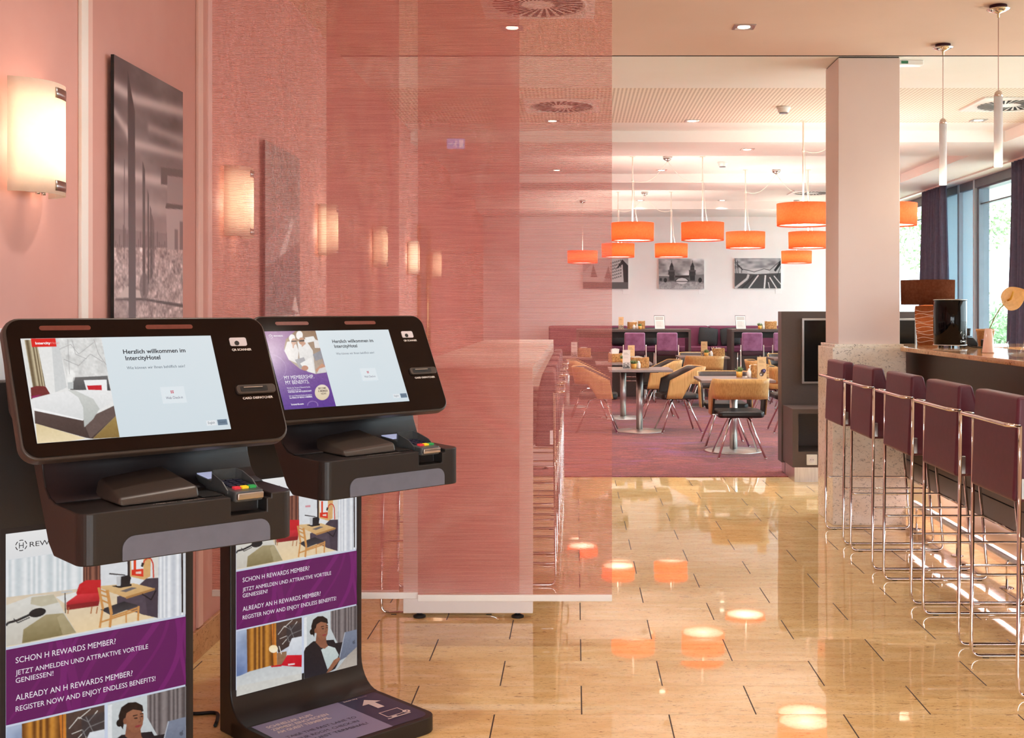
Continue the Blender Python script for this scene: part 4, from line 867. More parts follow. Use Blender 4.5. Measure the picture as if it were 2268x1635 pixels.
# ---- things on the bar
tl = thing('table_lamp', 'copper brown table lamp with wavy white rings on the bar behind the pillar', 'lamp', (2.36, 7.72, 1.14))
MB().lathe([(.062, 0), (.066, .01), (.072, .08), (.080, .17), (.084, .24), (.080, .262), (.03, .268)], (0,0,0), 40).build('base', m_translucent('copper_glass', (150,94,62), .35), tl)
for k, z in enumerate((.025, .048, .075, .095, .118, .142, .160, .185, .205, .228)):
    r = np.interp(z, [0, .08, .17, .24], [.064, .072, .080, .084])+.001
    MB().tube([((r+.001)*math.cos(a), (r+.001)*math.sin(a), z+.006*math.sin(3*a+k*1.9)) for a in np.linspace(0, 2*PI, 60)], .0013, 5, False).build('ring', M_PAPER, tl)
MB().lathe([(.172, 0), (.174, .165)], (0, 0, .270), 56, caps=False).build('shade', m_translucent('copper_ribbon_shade', (116,68,48), .3), tl, solid=.003)
lamp('table_lamp_bulb', 'POINT', (0, 0, .33), 1.4, (1, .66, .4), tl, shadow_soft_size=.03); lamp('table_lamp_base_bulb', 'POINT', (0, 0, .15), .35, (1, .66, .4), tl, shadow_soft_size=.02)
dc = thing('black_canister', 'glossy black oval canister on short feet standing on the bar', 'appliance', (2.358, 7.25, 1.14))
MB().lathe([(.098, .016), (.102, .020), (.102, .290), (.098, .296)], (0,0,0), 48).build('body', mat('glossy_black_lacquer', (7,6,7), .07, spec=.25), dc)
MB().lathe([(.100, .296), (.103, .297), (.103, .300), (.095, .302)], (0,0,0), 48).build('rim', M_SILV, dc); MB().lathe([(.104, .013), (.104, .018)], (0,0,0), 48).build('foot_ring', M_SILV, dc)
for a in (-140, -110, -60, -20, 60, 120): MB().box(.085*math.cos(R(a))-.006, .085*math.sin(R(a))-.006, 0, .085*math.cos(R(a))+.006, .085*math.sin(R(a))+.006, .014).build('foot', M_BLACK, dc)
q = Print(); WH = (226,222,220)
q.ring(-.012, .080, .009, .003, WH, 90, 200, 10); q.line(.002, .066, .010, .074, .003, WH); q.ring(.0, .052, .006, .002, WH); q.ring(-.018, .030, .006, .002, WH); q.rect(-.008, .026, .016, .033, WH)
q.build('symbols', M_VINYL, dc, (.052*1.0, -.0885-.0015, 0.01), (0, 0, R(30)))
va = tag(MB().lathe([(.028, 0), (.033, .002), (.033, .006), (.0185, .134), (.0165, .134), (.030, .008)], (2.262, 6.31, 1.14), 36).build('bud_vase', noisy('blush_vase_glaze', (236,196,176), (240,202,183), ns=10., rough=.2)), 'small conical blush pink vase on the bar', 'vase')
fl = thing('anthurium', 'single peach anthurium flower standing in the blush vase', 'flower', (2.262, 6.31, 1.16))
MB().tube([(0, 0, 0), (.006, 0, .11), (.03, -.004, .17), (.062, -.008, .225), (.098, -.012, .262)], .0032, 8).build('stem', noisy('flower_stem', (132,134,70), (150,150,84), ns=40., rough=.5), fl)
def spathe(u, v):
    q = u*2-1; hw = .064*max(0., math.sin(PI*min(1., v**.60)))**.70*(1 if v < .86 else 1)+.0005; z = .014-.120*v+.026*abs(q)**1.3*max(0., 1-3.2*v)
    return (q*hw, -.020*abs(q)**1.8+.010*math.sin(v*3.2)+.0012*math.sin(abs(q)*22)*(1-v), z)
sp_m = MB().grid(spathe, 24, 22).build('spathe', m_translucent('peach_spathe', (255,222,170), .4), fl, (.098, -.02, .268), solid=.002, rot=(R(-8), R(-120), R(8)))
MB().tube([(.098, -.022, .268), (.106, -.042, .276), (.112, -.050, .298), (.117, -.052, .318)], [.005, .006, .005, .003], 10).build('spadix', noisy('spadix_yellow', (206,150,40), (222,168,54), ns=60., rough=.6), fl)
pb = tag(MB().lathe([(.044, 0), (.056, .094), (.060, .096), (.060, .110), (.052, .110), (.046, .02)], (2.69, 7.56, 1.14), 36).build('wooden_pot', m_wood('striped_wood_pot', (196,140,88), (214,160,104), (150,98,58), False)), 'ribbed brown wooden pot behind the blush vase', 'pot')
ps = thing('card_reader', 'black card reader lying on the bar between canister and wooden pot', 'card reader', (2.56, 7.50, 1.14))
MB().prism([(-.05, 0), (.05, 0), (.05, .02), (.02, .055), (-.05, .062)], -.035, .035, 'y').build('body', M_BLACK, ps, bevel=.006); MB().box(-.028, -.03, .060, .012, .03, .064).build('keypad', M_KIN, ps)
pd = thing('payment_pad', 'dark payment pad with lilac screen beside the card reader', 'card reader', (2.635, 7.44, 1.14), 0)
pd.location = (2.648, 7.40, 1.14); MB().prism([(-.035, 0), (.02, 0), (.02, .025), (-.035, .045)], -.03, .03, 'y').build('body', M_BLACK, pd, bevel=.003)
MB().box(-.03, -.026, .0445, .012, .026, .047).build('display', mat('lilac_display', (176,150,180), .2, emit=.3, ec=(176,150,180)), pd)
MB().tube([(.082, -.08, .02), (.10, -.09, .006), (.142, -.13, .004), (.20, -.11, .004), (.242, -.01, .004), (.257, .06, .004)], .004, 8).build('cord', M_BLACK, dc)
def tumbler(x, y, h, label):
    tag(MB().lathe([(.016, 0), (.020, .002), (.019, h*.6), (.015, h*.85), (.017, h), (.0155, h), (.0135, h*.85), (.017, h*.6), (.017, .006)], (x, y, 1.14), 28).build('glass_shaker', M_GLASS), label, 'glass', 'small clear glasses on the bar')
tumbler(2.40, 6.62, .060, 'small clear glass directly right of the blush vase'); tumbler(2.445, 6.55, .056, 'small clear glass furthest right of the pair by the vase')
ds = thing('glass_dish', 'clear glass dish on the bar at the right edge of the photo', 'dish', (2.215, 5.66, 1.14))
MB().lathe([(.045, .002), (.075, .012), (.085, .026), (.081, .026), (.070, .016), (.04, .008)], (0,0,0), 36).build('bowl', M_GLASS, ds)
tag(MB().tube([(2.20, 5.70, 1.155), (2.235, 5.73, 1.215)], .005, 8).build('glass_stirrer', M_GLASS), 'clear stick leaning out of the glass dish', 'stirrer')
bl = thing('desk_lamp', 'small silver desk lamp arm behind the black canister', 'lamp', (2.60, 7.80, 1.14))
MB().lathe([(.04, 0), (.04, .012), (.01, .016)], (.03,0,0), 20).build('foot', M_SILV, bl); MB().tube([(.03, 0, .012), (.03, 0, .10), (-.03, 0, .17)], .005, 8).build('arm', M_SILV, bl); MB().lathe([(.016, 0), (.022, .05)], (.055, 0, .06), 16).build('shade', M_BLACK, bl)

# ================================================================ dining furniture
def table(x, y, label, w=.70, grp='square taupe dining tables on steel pedestals'):
    t = thing('dining_table', label, 'table', (x, y, .006), group=grp)
    MB().box(-w/2, -w/2, .681, w/2, w/2, .706).build('tabletop', M_TABLE, t, bevel=.002); MB().box(-.2, -.2, .668, .2, .2, .681).build('top_plate', M_BLACK, t)
    MB().lathe([(.038, .012), (.038, .668)], (0,0,0), 32).build('pedestal', M_STEEL, t); MB().lathe([(.278, 0), (.280, .006), (.27, .010), (.05, .020), (.038, .024)], (0,0,0), 56).build('base_disc', M_STEEL, t)
    return t
TB = [(1.53, 11.16, 'square taupe table behind the nearest wooden chair'), (.72, 12.98, 'square taupe table at the edge of the fabric, carrying a white menu card'), (.60, 14.55, 'square taupe table second in the left row, behind the one with the white menu card'),
      (1.80, 16.40, 'square taupe table at the rear with a chair turned away from the camera'), (3.02, 15.85, 'square taupe table furthest right, mostly behind the dark partition'),
      (3.02, 12.96, 'square taupe table hidden behind the dark partition'), (3.02, 14.45, 'square taupe table second behind the dark partition'), (-.12, 16.2, 'square taupe table at the rear seen only through the fabric')]
for a in TB: table(*a)

def shell_chair():
    t = thing('shell_chair', '', 'chair', group='oak shell chairs with black seats')
    hw, bk, fr_, e = .262, -.245, .155, .42
    path = []
    for i in range(9): path.append((-hw, fr_+(-.02-fr_)*i/9))
    for a in np.linspace(180, 360, 27):
        ca, sa = math.cos(R(a)), math.sin(R(a)); path.append((hw*math.copysign(abs(ca)**e, ca), -.02+(bk+.02)*-1*-abs(sa)**.62 if False else -.02+(bk+.02)*abs(sa)**.62))
    for i in range(9): path.append((hw, -.02+(fr_+.02)*(i+1)/9))
    N = len(path)
    def ztb(p):
        x, y = p; f = max(0, min(1, (y+.12)/(fr_+.12))); zt = .735-.145*f
        k = max(0, min(1, (y+.075)/.05)); k = k*k*(3-2*k); return zt, .548*(1-k)+.385*k-(.0)
    def wall(off, dz=0.):
        vs = []
        for i, (x, y) in enumerate(path):
            a, b = Vector(path[max(i-1, 0)]), Vector(path[min(i+1, N-1)]); tn = (b-a).normalized(); nr = Vector((-tn.y, tn.x)); q = Vector((x, y))+nr*off; zt, zb = ztb((x, y)); flare = 1.0
            for j in range(5): v = j/4; z = zb+dz+(zt-2*dz-zb)*v; vs.append((q.x*(.97+.03*v), q.y-.19*(z-.53), z))
        fs = [(i*5+j, (i+1)*5+j, (i+1)*5+j+1, i*5+j+1) for i in range(N-1) for j in range(4)]; return vs, fs
    MB().add(*wall(0.0), smooth=True).build('shell', M_OAK, t, solid=.012)
    MB().add(*wall(.016, .008), smooth=True).build('inner_padding', M_PADIN, t, solid=.018)
    MB().prism(rrect(-.215, -.205, .215, .225, .05), .372, .432, 'z').build('seat', M_LEATHB, t, bevel=.02, seg=3)
    for sx in (-1, 1):
        MB().box(sx*.20-.012 if sx > 0 else -.243, -.03, .385, .243 if sx > 0 else -.20+.012, .10, .395).build('seat_bracket', M_CHROME, t)
        for sy in (-1, 1): MB().tube(fillet([(sx*.03, sy*.03, .362), (sx*.085, sy*.085, .362), (sx*.216, sy*.225, .006)], .03), .0105, 10).lathe([(.012, 0), (.012, .008)], (sx*.217, sy*.226, 0), 10).build('leg', M_CHROME, t)
    return t
ch = shell_chair()
CH = [(1.525, 10.78, 0, 'oak shell chair nearest the camera, seen from behind at the front table'), (1.515, 11.72, 180, 'oak shell chair facing the camera across the front table'),
      (1.150, 12.95, 97, 'oak shell chair facing left at the table with the white menu card'), (1.045, 14.55, 95, 'oak shell chair facing left at the second table, half behind a nearer chair'),
      (.245, 12.95, -93, 'oak shell chair facing right, seen through the edge of the fabric'), (.17, 14.55, -90, 'oak shell chair facing right at the second table behind the fabric'),
      (1.77, 15.92, 0, 'oak shell chair turned away from the camera at the rear table'), (1.80, 16.93, 180, 'oak shell chair facing the camera behind the rear table'),
      (2.42, 14.50, -95, 'oak shell chair facing right with its rounded back left of the menu card'), (2.42, 12.96, -90, 'oak shell chair cut by the dark partition, next to the front table'), (3.02, 16.40, 180, 'oak shell chair facing the camera at the far right table beside the partition')]
for i, (x, y, a, lb) in enumerate(CH):
    if i == 0: ch.location = (x, y, .006); ch.rotation_euler = (0, 0, R(a)); ch['label'] = lb
    else: dup(ch, (x, y, .006), R(a), lb)

# high tables, mauve chairs, bench
def high_table(x0, x1, label):
    t = thing('high_table', label, 'table', (x0, 17.35, .006), group='dark waterfall high tables'); w = x1-x0
    MB().box(0, 0, 1.030, w, .55, 1.071).build('tabletop', M_DARKW, t, bevel=.002)
    for x in (0, w-.038): MB().box(x, 0, 0, x+.038, .55, 1.030).build('side_panel', M_DARKW, t)
    MB().box(.038, .06, .94, w-.038, .09, 1.030).build('apron', M_BLACK, t); return t
high_table(.01, 1.738, 'dark high table on the left, with a menu stand and two mauve chairs'); high_table(2.35, 4.05, 'dark high table on the right, partly behind the partition')
def mauve_chair():
    t = thing('high_chair', '', 'chair', group='mauve velvet high chairs at the high tables')
    MB().box(-.152, -.19, .755, .152, -.14, 1.030).build('backrest', M_VELV, t, bevel=.022, seg=3)
    MB().box(-.152, -.18, .69, .152, .17, .756).build('seat', M_PLUMD, t, bevel=.012)
    for sx in (-1, 1):
        MB().tube(fillet([(sx*.165, -.175, .85), (sx*.172, -.185, .006), (sx*.172, .175, .006), (sx*.165, .16, .72)], .03), .010, 8).build('side_frame', M_CHROME, t)
        MB().box(sx*.150-.006, -.17, .70, sx*.172+.002, .10, .73).build('armrest', M_PLUMD, t) if sx < 0 else None
    for z in (.30, .36): MB().tube([(-.171, .165, z), (.171, .165, z)], .007, 8).build('footrest', M_CHROME, t)
    return t
mc = mauve_chair()
for i, (x, lb) in enumerate(((.868, 'mauve velvet chair on the left at the left high table'), (1.345, 'mauve velvet chair second from the left, below the menu stand'), (2.595, 'mauve velvet chair at the right high table, fully visible'), (3.06, 'mauve velvet chair at the right high table, cut by the partition'))):
    if i == 0: mc.location = (x, 17.09, .006); mc['label'] = lb
    else: dup(mc, (x, 17.09, .006), 0, lb)
bn = thing('bench', 'long aubergine upholstered bench along the far wall', 'bench', (-.43, 18.05, .006))
b = MB()
for x0, x1 in ((0, 1.26), (1.266, 2.55), (2.556, 3.80), (3.806, 5.05)):
    MB().box(x0, .30, .72, x1, .52, 1.110).build('back_cushion', M_BENCH, bn, bevel=.03, seg=3); MB().box(x0, 0, .70, x1, .40, .790).build('seat_cushion', M_BENCH, bn, bevel=.02, seg=3)
MB().box(0, .03, 0, 5.05, .60, .70).build('plinth', M_DARKW, bn)
def cushion(x, label, tilt=0.):
    t = MB(); 
    def fn(u, v):
        a, b_ = u*2-1, v*2-1; th = .055*(1-a**4)*(1-b_**4); return (a*.155*(1-.06*b_*b_), -th, b_*.145*(1-.06*a*a))
    def fb(u, v): p = fn(u, v); return (p[0], -p[1], p[2])
    t.grid(fn, 16, 16); t.grid(fb, 16, 16); o = t.build('cushion', M_PILL, None, (x, 18.255, .945), rot=(R(-14), R(tilt), 0)); tag(o, label, 'cushion', 'charcoal cushions on the bench')
cushion(2.10, 'charcoal cushion on the bench left of the right high table', 6); cushion(2.45, 'charcoal cushion half hidden behind the corner of the right high table', -5)
cushion(.72, 'charcoal cushion on the bench under the left end of the high table', 3); cushion(1.13, 'charcoal cushion on the bench between the two left mauve chairs', -3)

# ---- table-top things
def basket(x, y, z, label, w=.17, d=.12, h=.115, rz=0.):
    t = thing('seagrass_basket', label, 'basket', (x, y, z), rz, 'woven baskets on the tables')
    def fn(u, v):
        a = 2*PI*u; ca, sa = math.cos(a), math.sin(a); k = 1+.035*math.sin(26*a+(PI if int(v*7) % 2 else 0))*math.sin(v*7*PI)
        x_, y_ = w/2*math.copysign(abs(ca)**.45, ca)*k, d/2*math.copysign(abs(sa)**.45, sa)*k; dip = .022*math.exp(-(sa/.35)**2) if v > .8 else 0
        return (x_, y_, h*v*(1+.0)-dip*v+.012*abs(ca)**3*v)
    MB().grid(fn, 104, 14, closed_u=True).build('weave', M_BASKET, t, solid=.004); MB().box(-w*.42, -d*.42, .004, w*.42, d*.42, .01).build('bottom', M_BASKET, t)
    return t
def pot_plant(x, y, z, label, k=1.0):
    t = thing('potted_succulent', label, 'potted plant', (x, y, z), group='small succulents in ochre pots')
    MB().lathe([(.024*k, 0), (.028*k, .002), (.031*k, .055*k), (.028*k, .055*k), (.026*k, .046*k)], (0,0,0), 24).build('pot', M_POT, t); MB().lathe([(.002, .047*k), (.027*k, .047*k)], (0,0,0), 20, caps=False).build('soil', M_BLACK, t)
    b = MB(); rr = random.Random(int(x*1000)+int(y*77))
    for i in range(26):
        a = rr.random()*2*PI; el = R(rr.uniform(25, 85)); L = k*rr.uniform(.035, .055); d_ = Vector((math.cos(a)*math.cos(el), math.sin(a)*math.cos(el), math.sin(el)))
        p0 = Vector((math.cos(a), math.sin(a), 0))*.008*k+Vector((0, 0, .046*k)); b.tube([p0, p0+d_*L*.5, p0+d_*L*.8+Vector((0,0,.004)), p0+d_*L+Vector((0,0,.009))], [.0025*k, .0055*k, .004*k, .0006], 6)
    b.build('leaves', M_LEAF, t); return t
def shaker(x, y, z, label, h=.085):
    t = thing('salt_shaker', label, 'shaker', (x, y, z), group='white shakers on the tables')
    MB().lathe([(.018, 0), (.023, .004), (.023, h*.62), (.015, h*.80), (.012, h*.84)], (0,0,0), 20).build('body', M_PORC, t); MB().lathe([(.013, h*.84), (.015, h*.88), (.010, h*.98), (.001, h)], (0,0,0), 20).build('cap', M_PORC, t)
def menu(x, y, z, label, kraft=True, w=.086, h=.212, rz=0., badge=False):
    t = thing('menu_card', label, 'menu card', (x, y, z), rz, 'folded menu cards on the tables')
    a = R(7)
    for s, nm in ((-1, 'front_leaf'), (1, 'back_leaf')): MB().add([(-w/2, s*h*math.sin(a), 0), (w/2, s*h*math.sin(a), 0), (w/2, 0, h*math.cos(a)), (-w/2, 0, h*math.cos(a))], [(0,1,2,3)]).build(nm, M_KRAFT if kraft else M_PAPER, t, solid=.0012)
    q = Print(); INK = (120,92,62) if kraft else (150,146,140)
    for k in range(3): q.rect(-w*.34, h*(.84-.05*k), -w*.34+w*(.45+.2*((k*7) % 3)/2), h*(.852-.05*k), INK)
    for k in range(2): q.rect(-w*.30, h*(.62-.05*k), w*.2, h*(.626-.05*k), INK)
    if badge:
        q.disc(w*.12, h*.34, w*.26, (70,50,44)); q.disc(-w*.05, h*.22, w*.24, (96,78,66)); q.disc(-w*.12, h*.20, w*.10, (206,196,184)); q.disc(w*.24, h*.38, w*.19, (52,42,104))
        for k in range(4): q.rect(w*.18, h*(.40-.02*k), w*.30, h*(.407-.02*k), (226,222,236))
    else: q.pic(-w*.45, h*.02, w*.45, h*.34, Pic(24, 22, (170,150,130) if kraft else (206,204,200), None, (110,96,86) if kraft else (96,92,92)).noise(34, ((7,1.), (12,.7))))
    q.build('printing', M_VINYL, t, (0, -h*math.sin(a)-.0012, 0), (-a, 0, 0)); return t
def napkins(x, y, z, label, n=3):
    t = thing('napkin_bundle', label, 'napkins', (x, y, z), group='white napkins standing in the baskets')
    for k in range(n):
        MB().box(-.032, -.0015, 0, .032, .0015, .075, Matrix.Translation((.012*k-.012, .008*k-.008, 0)) @ Matrix.Rotation(R(-10+9*k), 4, 'Y') @ Matrix.Rotation(R(8*k-6), 4, 'X')).build('napkin', M_PAPER, t)
def sticks(x, y, z, label, n=5):
    t = thing('sugar_sticks', label, 'sugar sticks', (x, y, z), group='paper sugar sticks standing in the baskets'); rr = random.Random(n*3+int(x*100))
    for k in range(n): MB().box(-.004, -.001, 0, .004, .001, .085, Matrix.Translation((.011*(k-n/2), rr.uniform(-.006, .006), 0)) @ Matrix.Rotation(R(rr.uniform(-18, 18)), 4, 'Y')).build('stick', M_PAPER, t)
def stand(x, y, z, label):
    t = thing('menu_stand', label, 'menu stand', (x, y, z), R(16), 'burgundy menu stands on the high tables'); Mx = Matrix.Rotation(R(-11), 4, 'X')
    MB().box(-.083, 0, 0, .083, .010, .212, Mx).build('board', M_PLUMD, t, bevel=.002); q = Print(); q.rect(-.079, .005, .079, .204, (240,230,222)); q.rect(-.066, .138, .066, .192, (186,178,170)); q.rect(-.066, .016, .066, .128, (216,208,200))
    for k in range(6): q.rect(-.052, .112-.015*k, .02+.005*(k % 3), .115-.015*k, (160,152,146))
    q.build('sheet', M_VINYL, t, (-.002, -.0008, 0), (-R(11), 0, 0)); MB().box(-.03, .005, 0, .03, .09, .012).build('foot', M_PLUMD, t)
Z, ZH = .7125, 1.0775
pot_plant(1.605, 11.29, Z, 'ochre pot with succulent on the front table', 1.02); shaker(1.695, 11.24, Z, 'white shaker beside the ochre pot on the front table', .088); shaker(1.735, 11.40, Z, 'white shaker behind the first one on the front table')
tag(MB().box(1.632, 11.095, Z, 1.656, 11.12, Z+.022).build('sugar_cube_box', M_PORC, bevel=.003), 'tiny white block on the front table before the pot', 'sugar')
basket(1.80, 11.27, Z, 'woven basket behind the menu card on the front table', .17, .13, .125); menu(1.782, 11.03, Z, 'kraft menu card with round dark picture on the front table', badge=True); napkins(1.755, 11.28, Z+.05, 'white napkins in the basket on the front table', 2)
basket(.735, 13.16, Z, 'woven basket behind the white menu card', .20, .12, .115); pot_plant(.655, 12.94, Z, 'ochre pot with succulent right of the white menu card'); shaker(.708, 12.96, Z, 'white shaker beside the pot on the table with the white menu card'); napkins(.70, 13.16, Z+.055, 'white napkins in the basket behind the white menu card', 4); menu(.570, 12.92, Z, 'white menu card on the table at the fabric edge', False)
basket(.50, 14.58, Z, 'woven basket at the fabric edge on the second table', .17, .12, .105); pot_plant(.59, 14.46, Z, 'ochre pot beside the basket on the second table', .85); napkins(.50, 14.58, Z+.095, 'white napkins in the basket on the second table', 3); sticks(.452, 14.57, Z+.045, 'sugar sticks in the basket on the second table'); menu(.705, 14.60, Z, 'kraft menu card on the second table behind the white one')
menu(1.82, 16.30, Z, 'kraft menu card on the rear table', True, .09); pot_plant(1.835, 16.16, Z, 'ochre pot with succulent on the rear table', 1.05); shaker(1.905, 16.18, Z, 'white shaker on the rear table'); basket(2.02, 16.30, Z, 'woven basket on the rear table', .17, .12, .11); sticks(1.97, 16.30, Z+.05, 'sugar sticks in the basket on the rear table', 4); napkins(2.03, 16.30, Z+.045, 'white napkins in the basket on the rear table', 2)
menu(.690, 17.50, ZH, 'kraft menu card on the left high table', True, .075, .185); basket(.865, 17.62, ZH, 'woven basket on the left end of the left high table', .14, .11, .105); basket(1.01, 17.64, ZH, 'woven basket right of the pot on the left high table', .10, .11, .12); shaker(.885, 17.47, ZH, 'first white shaker on the left high table', .07); shaker(.935, 17.46, ZH, 'second white shaker, beside the pot on the left high table', .075)
pot_plant(.975, 17.44, ZH, 'ochre pot with succulent on the left high table', .85); napkins(.93, 17.63, ZH+.06, 'white napkins in the baskets on the left high table', 3); stand(1.285, 17.52, ZH, 'burgundy menu stand on the left high table')
stand(2.52, 17.52, ZH, 'burgundy menu stand on the right high table'); pot_plant(2.80, 17.50, ZH, 'ochre pot with succulent on the right high table', .95); shaker(2.855, 17.52, ZH, 'white shaker on the right high table', .075); basket(2.975, 17.56, ZH, 'woven basket on the right high table', .17, .13, .115); napkins(2.98, 17.56, ZH+.06, 'white napkins in the basket on the right high table', 2); sticks(3.02, 17.56, ZH+.06, 'sugar sticks in the basket on the right high table', 3)
menu(-.02, 16.1, Z, 'white menu card on the rear table behind the fabric', False); basket(.12, 16.15, Z, 'woven basket on the rear table behind the fabric', .18, .12, .12); napkins(.11, 16.15, Z+.06, 'white napkins in the basket behind the fabric', 3)

# ---- photographs on the far wall
def back_pic(pc, x0, x1, z0, z1, label):
    t = thing('canvas_photo', label, 'picture', ((x0+x1)/2, YB, z0), group='black and white photos on the far wall'); w = (x1-x0)/2
    MB().box(-w, -.03, 0, w, -.002, z1-z0).build('board', M_PAPER, t); q = Print(); q.pic(-w, 0, w, z1-z0, pc); q.build('photo_print', m_print('matte_photo_print', 0, .35, .3), t, (0, -.0305, 0))
    tag(MB().box(x1-.085, YB-.006, z0-.085, x1+.015, YB-.001, z0-.01).build('caption_card', M_WHITE, bevel=.001), 'white caption card under the %s' % label, 'card')
p = Pic(120, 80, (176,176,178), [(1000,1047), (1327,1047), (1327,1262), (1000,1262)], (150,150,152)); p.noise(26, ((5,1.), (9,.6), (18,.3)), stretch=1.6)
p.poly([(1000,1165), (1327,1165), (1327,1262), (1000,1262)], (96,96,98)); p.poly([(1000,1210), (1327,1210), (1327,1262), (1000,1262)], (142,142,144), (170,170,172)); p.noise(12, ((24,1.), (50,.8)), [(1000,1210), (1327,1210), (1327,1262), (1000,1262)])
for x in (1092, 1242):
    p.poly([(x-6,1180), (x+6+20,1180), (x+22,1205), (x-22,1205)], (50,50,52), None, .5)
    p.poly([(x-24,1165), (x-22,1138), (x+22,1138), (x+24,1165)], (52,52,54)); p.poly([(x-26,1138), (x-24,1128), (x+26,1128), (x+26,1138)], (84,84,86)); p.poly([(x-16,1130), (x-14,1106), (x+14,1106), (x+16,1130)], (60,60,62)); p.poly([(x-15,1107), (x+2,1070), (x+16,1107)], (44,44,46)); p.line([(x+1,1072), (x+1,1060)], 3, (40,40,42)); p.poly([(x-20,1165), (x+20,1165), (x+16,1200), (x-14,1200)], (44,44,46))
p.poly([(1000,1160), (1075,1162), (1075,1175), (1000,1172)], (190,190,190)); p.poly([(1000,1170), (1068,1172), (1068,1206), (1000,1206)], (110,110,112)); p.ell(1048,1200,12,16,(26,26,28)); p.poly([(1262,1162), (1327,1158), (1327,1206), (1262,1206)], (120,120,122)); p.ell(1298,1200,13,18,(26,26,28)); p.ell(1015, 1195, 8, 12, (40,40,42))
p.poly([(1118,1170), (1218,1170), (1218,1180), (1118,1180)], (34,34,36)); p.ell(1167, 1206, 42, 22, (206,206,208)); p.line([(1118,1205), (1140,1186), (1167,1180), (1195,1186), (1218,1205)], 5, (40,40,42)); p.poly([(1118,1206), (1218,1206), (1218,1212), (1118,1212)], (70,70,72))
k = 18.67/2550
back_pic(p, (1459-CX)*k, (1559.5-CX)*k, EYE-(640-CY)*k, EYE-(573-CY)*k, 'black and white photo of a twin-towered bridge')
p = Pic(120, 80, (150,152,156), [(1550,1044), (1880,1044), (1880,1260), (1550,1260)], (206,206,208)); p.noise(30, ((6,1.), (12,.6)), [(1550,1044), (1880,1044), (1880,1120), (1550,1120)], 1.8)
p.poly([(1550,1120), (1880,1110), (1880,1160), (1550,1160)], (176,178,180)); p.ell(1720, 1142, 80, 24, (196,198,200)); p.poly([(1550,1150), (1700,1158), (1880,1150), (1880,1260), (1550,1260)], (66,68,70))
for a, w, c in ((((1552,1260), (1640,1190), (1650,1160)), 16, (190,190,190)), (((1600,1260), (1690,1170)), 10, (46,46,48)), (((1650,1260), (1720,1165)), 9, (210,210,210)), (((1762,1260), (1770,1165)), 11, (220,220,220)), (((1800,1180), (1850,1260)), 8, (216,216,216)), (((1830,1170), (1880,1230)), 7, (206,206,206)), (((1790,1215), (1800,1260)), 6, (210,210,210))): p.line(list(a), w, c)
for a in (((1550,1060), (1600,1120), (1690,1142), (1760,1120), (1800,1130), (1880,1060)), ((1550,1075), (1610,1130)), ((1555,1050), (1560,1150)), ((1570,1060), (1576,1150)), ((1600,1110), (1600,1150))): p.line(list(a), 4, (40,42,44))
p.poly([(1830,1130), (1870,1070), (1880,1060), (1880,1090), (1842,1140)], (30,30,32)); p.line([(1850,1180), (1880,1100)], 4, (36,36,38))
back_pic(p, (1627-CX)*k, (1729.5-CX)*k, EYE-(639-CY)*k, EYE-(572-CY)*k, 'black and white photo of a roadway and cables')
p = Pic(120, 80, (170,170,172), [(455,1047), (783,1047), (783,1262), (455,1262)], (150,150,152)); p.noise(14, ((6,1.),))
p.poly([(560,1047), (730,1047), (600,1215), (455,1225), (455,1150)], (190,190,190)); p.poly([(662,1140), (735,1047), (745,1060), (760,1215), (662,1225)], (196,196,196)); p.poly([(690,1130), (740,1055), (783,1100), (783,1230), (750,1215), (742,1090)], (44,44,46)); p.poly([(455,1215), (783,1215), (783,1262), (455,1262)], (90,90,92))
for i in range(6):
    for j in range(6): p.poly([(655+14*i, 1200-22*j-4*i), (662+14*i, 1198-22*j-4*i), (663+14*i, 1186-22*j-4*i), (656+14*i, 1188-22*j-4*i)], (70,70,72))
p.poly([(510,1180), (530,1090), (560,1180)], (96,96,98)); p.poly([(610,1190), (640,1100), (660,1190)], (96,96,98))
back_pic(p, (1291-CX)*k, (1391.5-CX)*k, EYE-(640-CY)*k, EYE-(572-CY)*k, 'black and white photo of a tilted building')

# ================================================================ ceiling fixtures
def pendant(x, y, zb, label, rod=True, h=.19, dia=.452, zc=3.0):
    t = thing('drum_pendant', label, 'pendant lamp', (x, y, zb), group='orange drum pendant lamps')
    MB().lathe([(dia/2*.985, 0), (dia/2, h)], (0,0,0), 64, caps=False).build('shade', M_SHADE, t, solid=.003)
    MB().lathe([(.002, .012), (dia/2-.012, .012)], (0,0,0), 48, caps=False).build('diffuser', M_DIFF, t)
    b = MB()
    for k in range(3): a = 2*PI*k/3; b.tube([(0, 0, h-.02), (dia/2-.003, 0, h-.02)] if k == 0 else [(0, 0, h-.02), ((dia/2-.003)*math.cos(a), (dia/2-.003)*math.sin(a), h-.02)], .003, 6)
    b.build('spider', M_SILV, t)
    MB().tube([(0, 0, .10), (0, 0, zc-zb)], .007 if rod else .003, 8).build('rod' if rod else 'cord', M_CORD, t)
    if rod: MB().tube([(.012, 0, zc-zb-.26), (.016, 0, h+.35), (.035, 0, h+.10), (.055, 0, h-.01)], .003, 6).build('cable', M_CORD, t); MB().lathe([(.012, -.27), (.012, -.25)], (0, 0, zc-zb), 12).build('clip', M_CORD, t)
    MB().lathe([(.03, -.006), (.03, 0)] if rod else [(.01, -.05), (.045, -.03), (.045, 0)], (0, 0, zc-zb), 20).build('ceiling_cup', M_CORD if rod else M_SILV, t)
    lamp('pendant_bulb', 'POINT', (0, 0, .10), 12, (1, .91, .80), t, shadow_soft_size=.05)
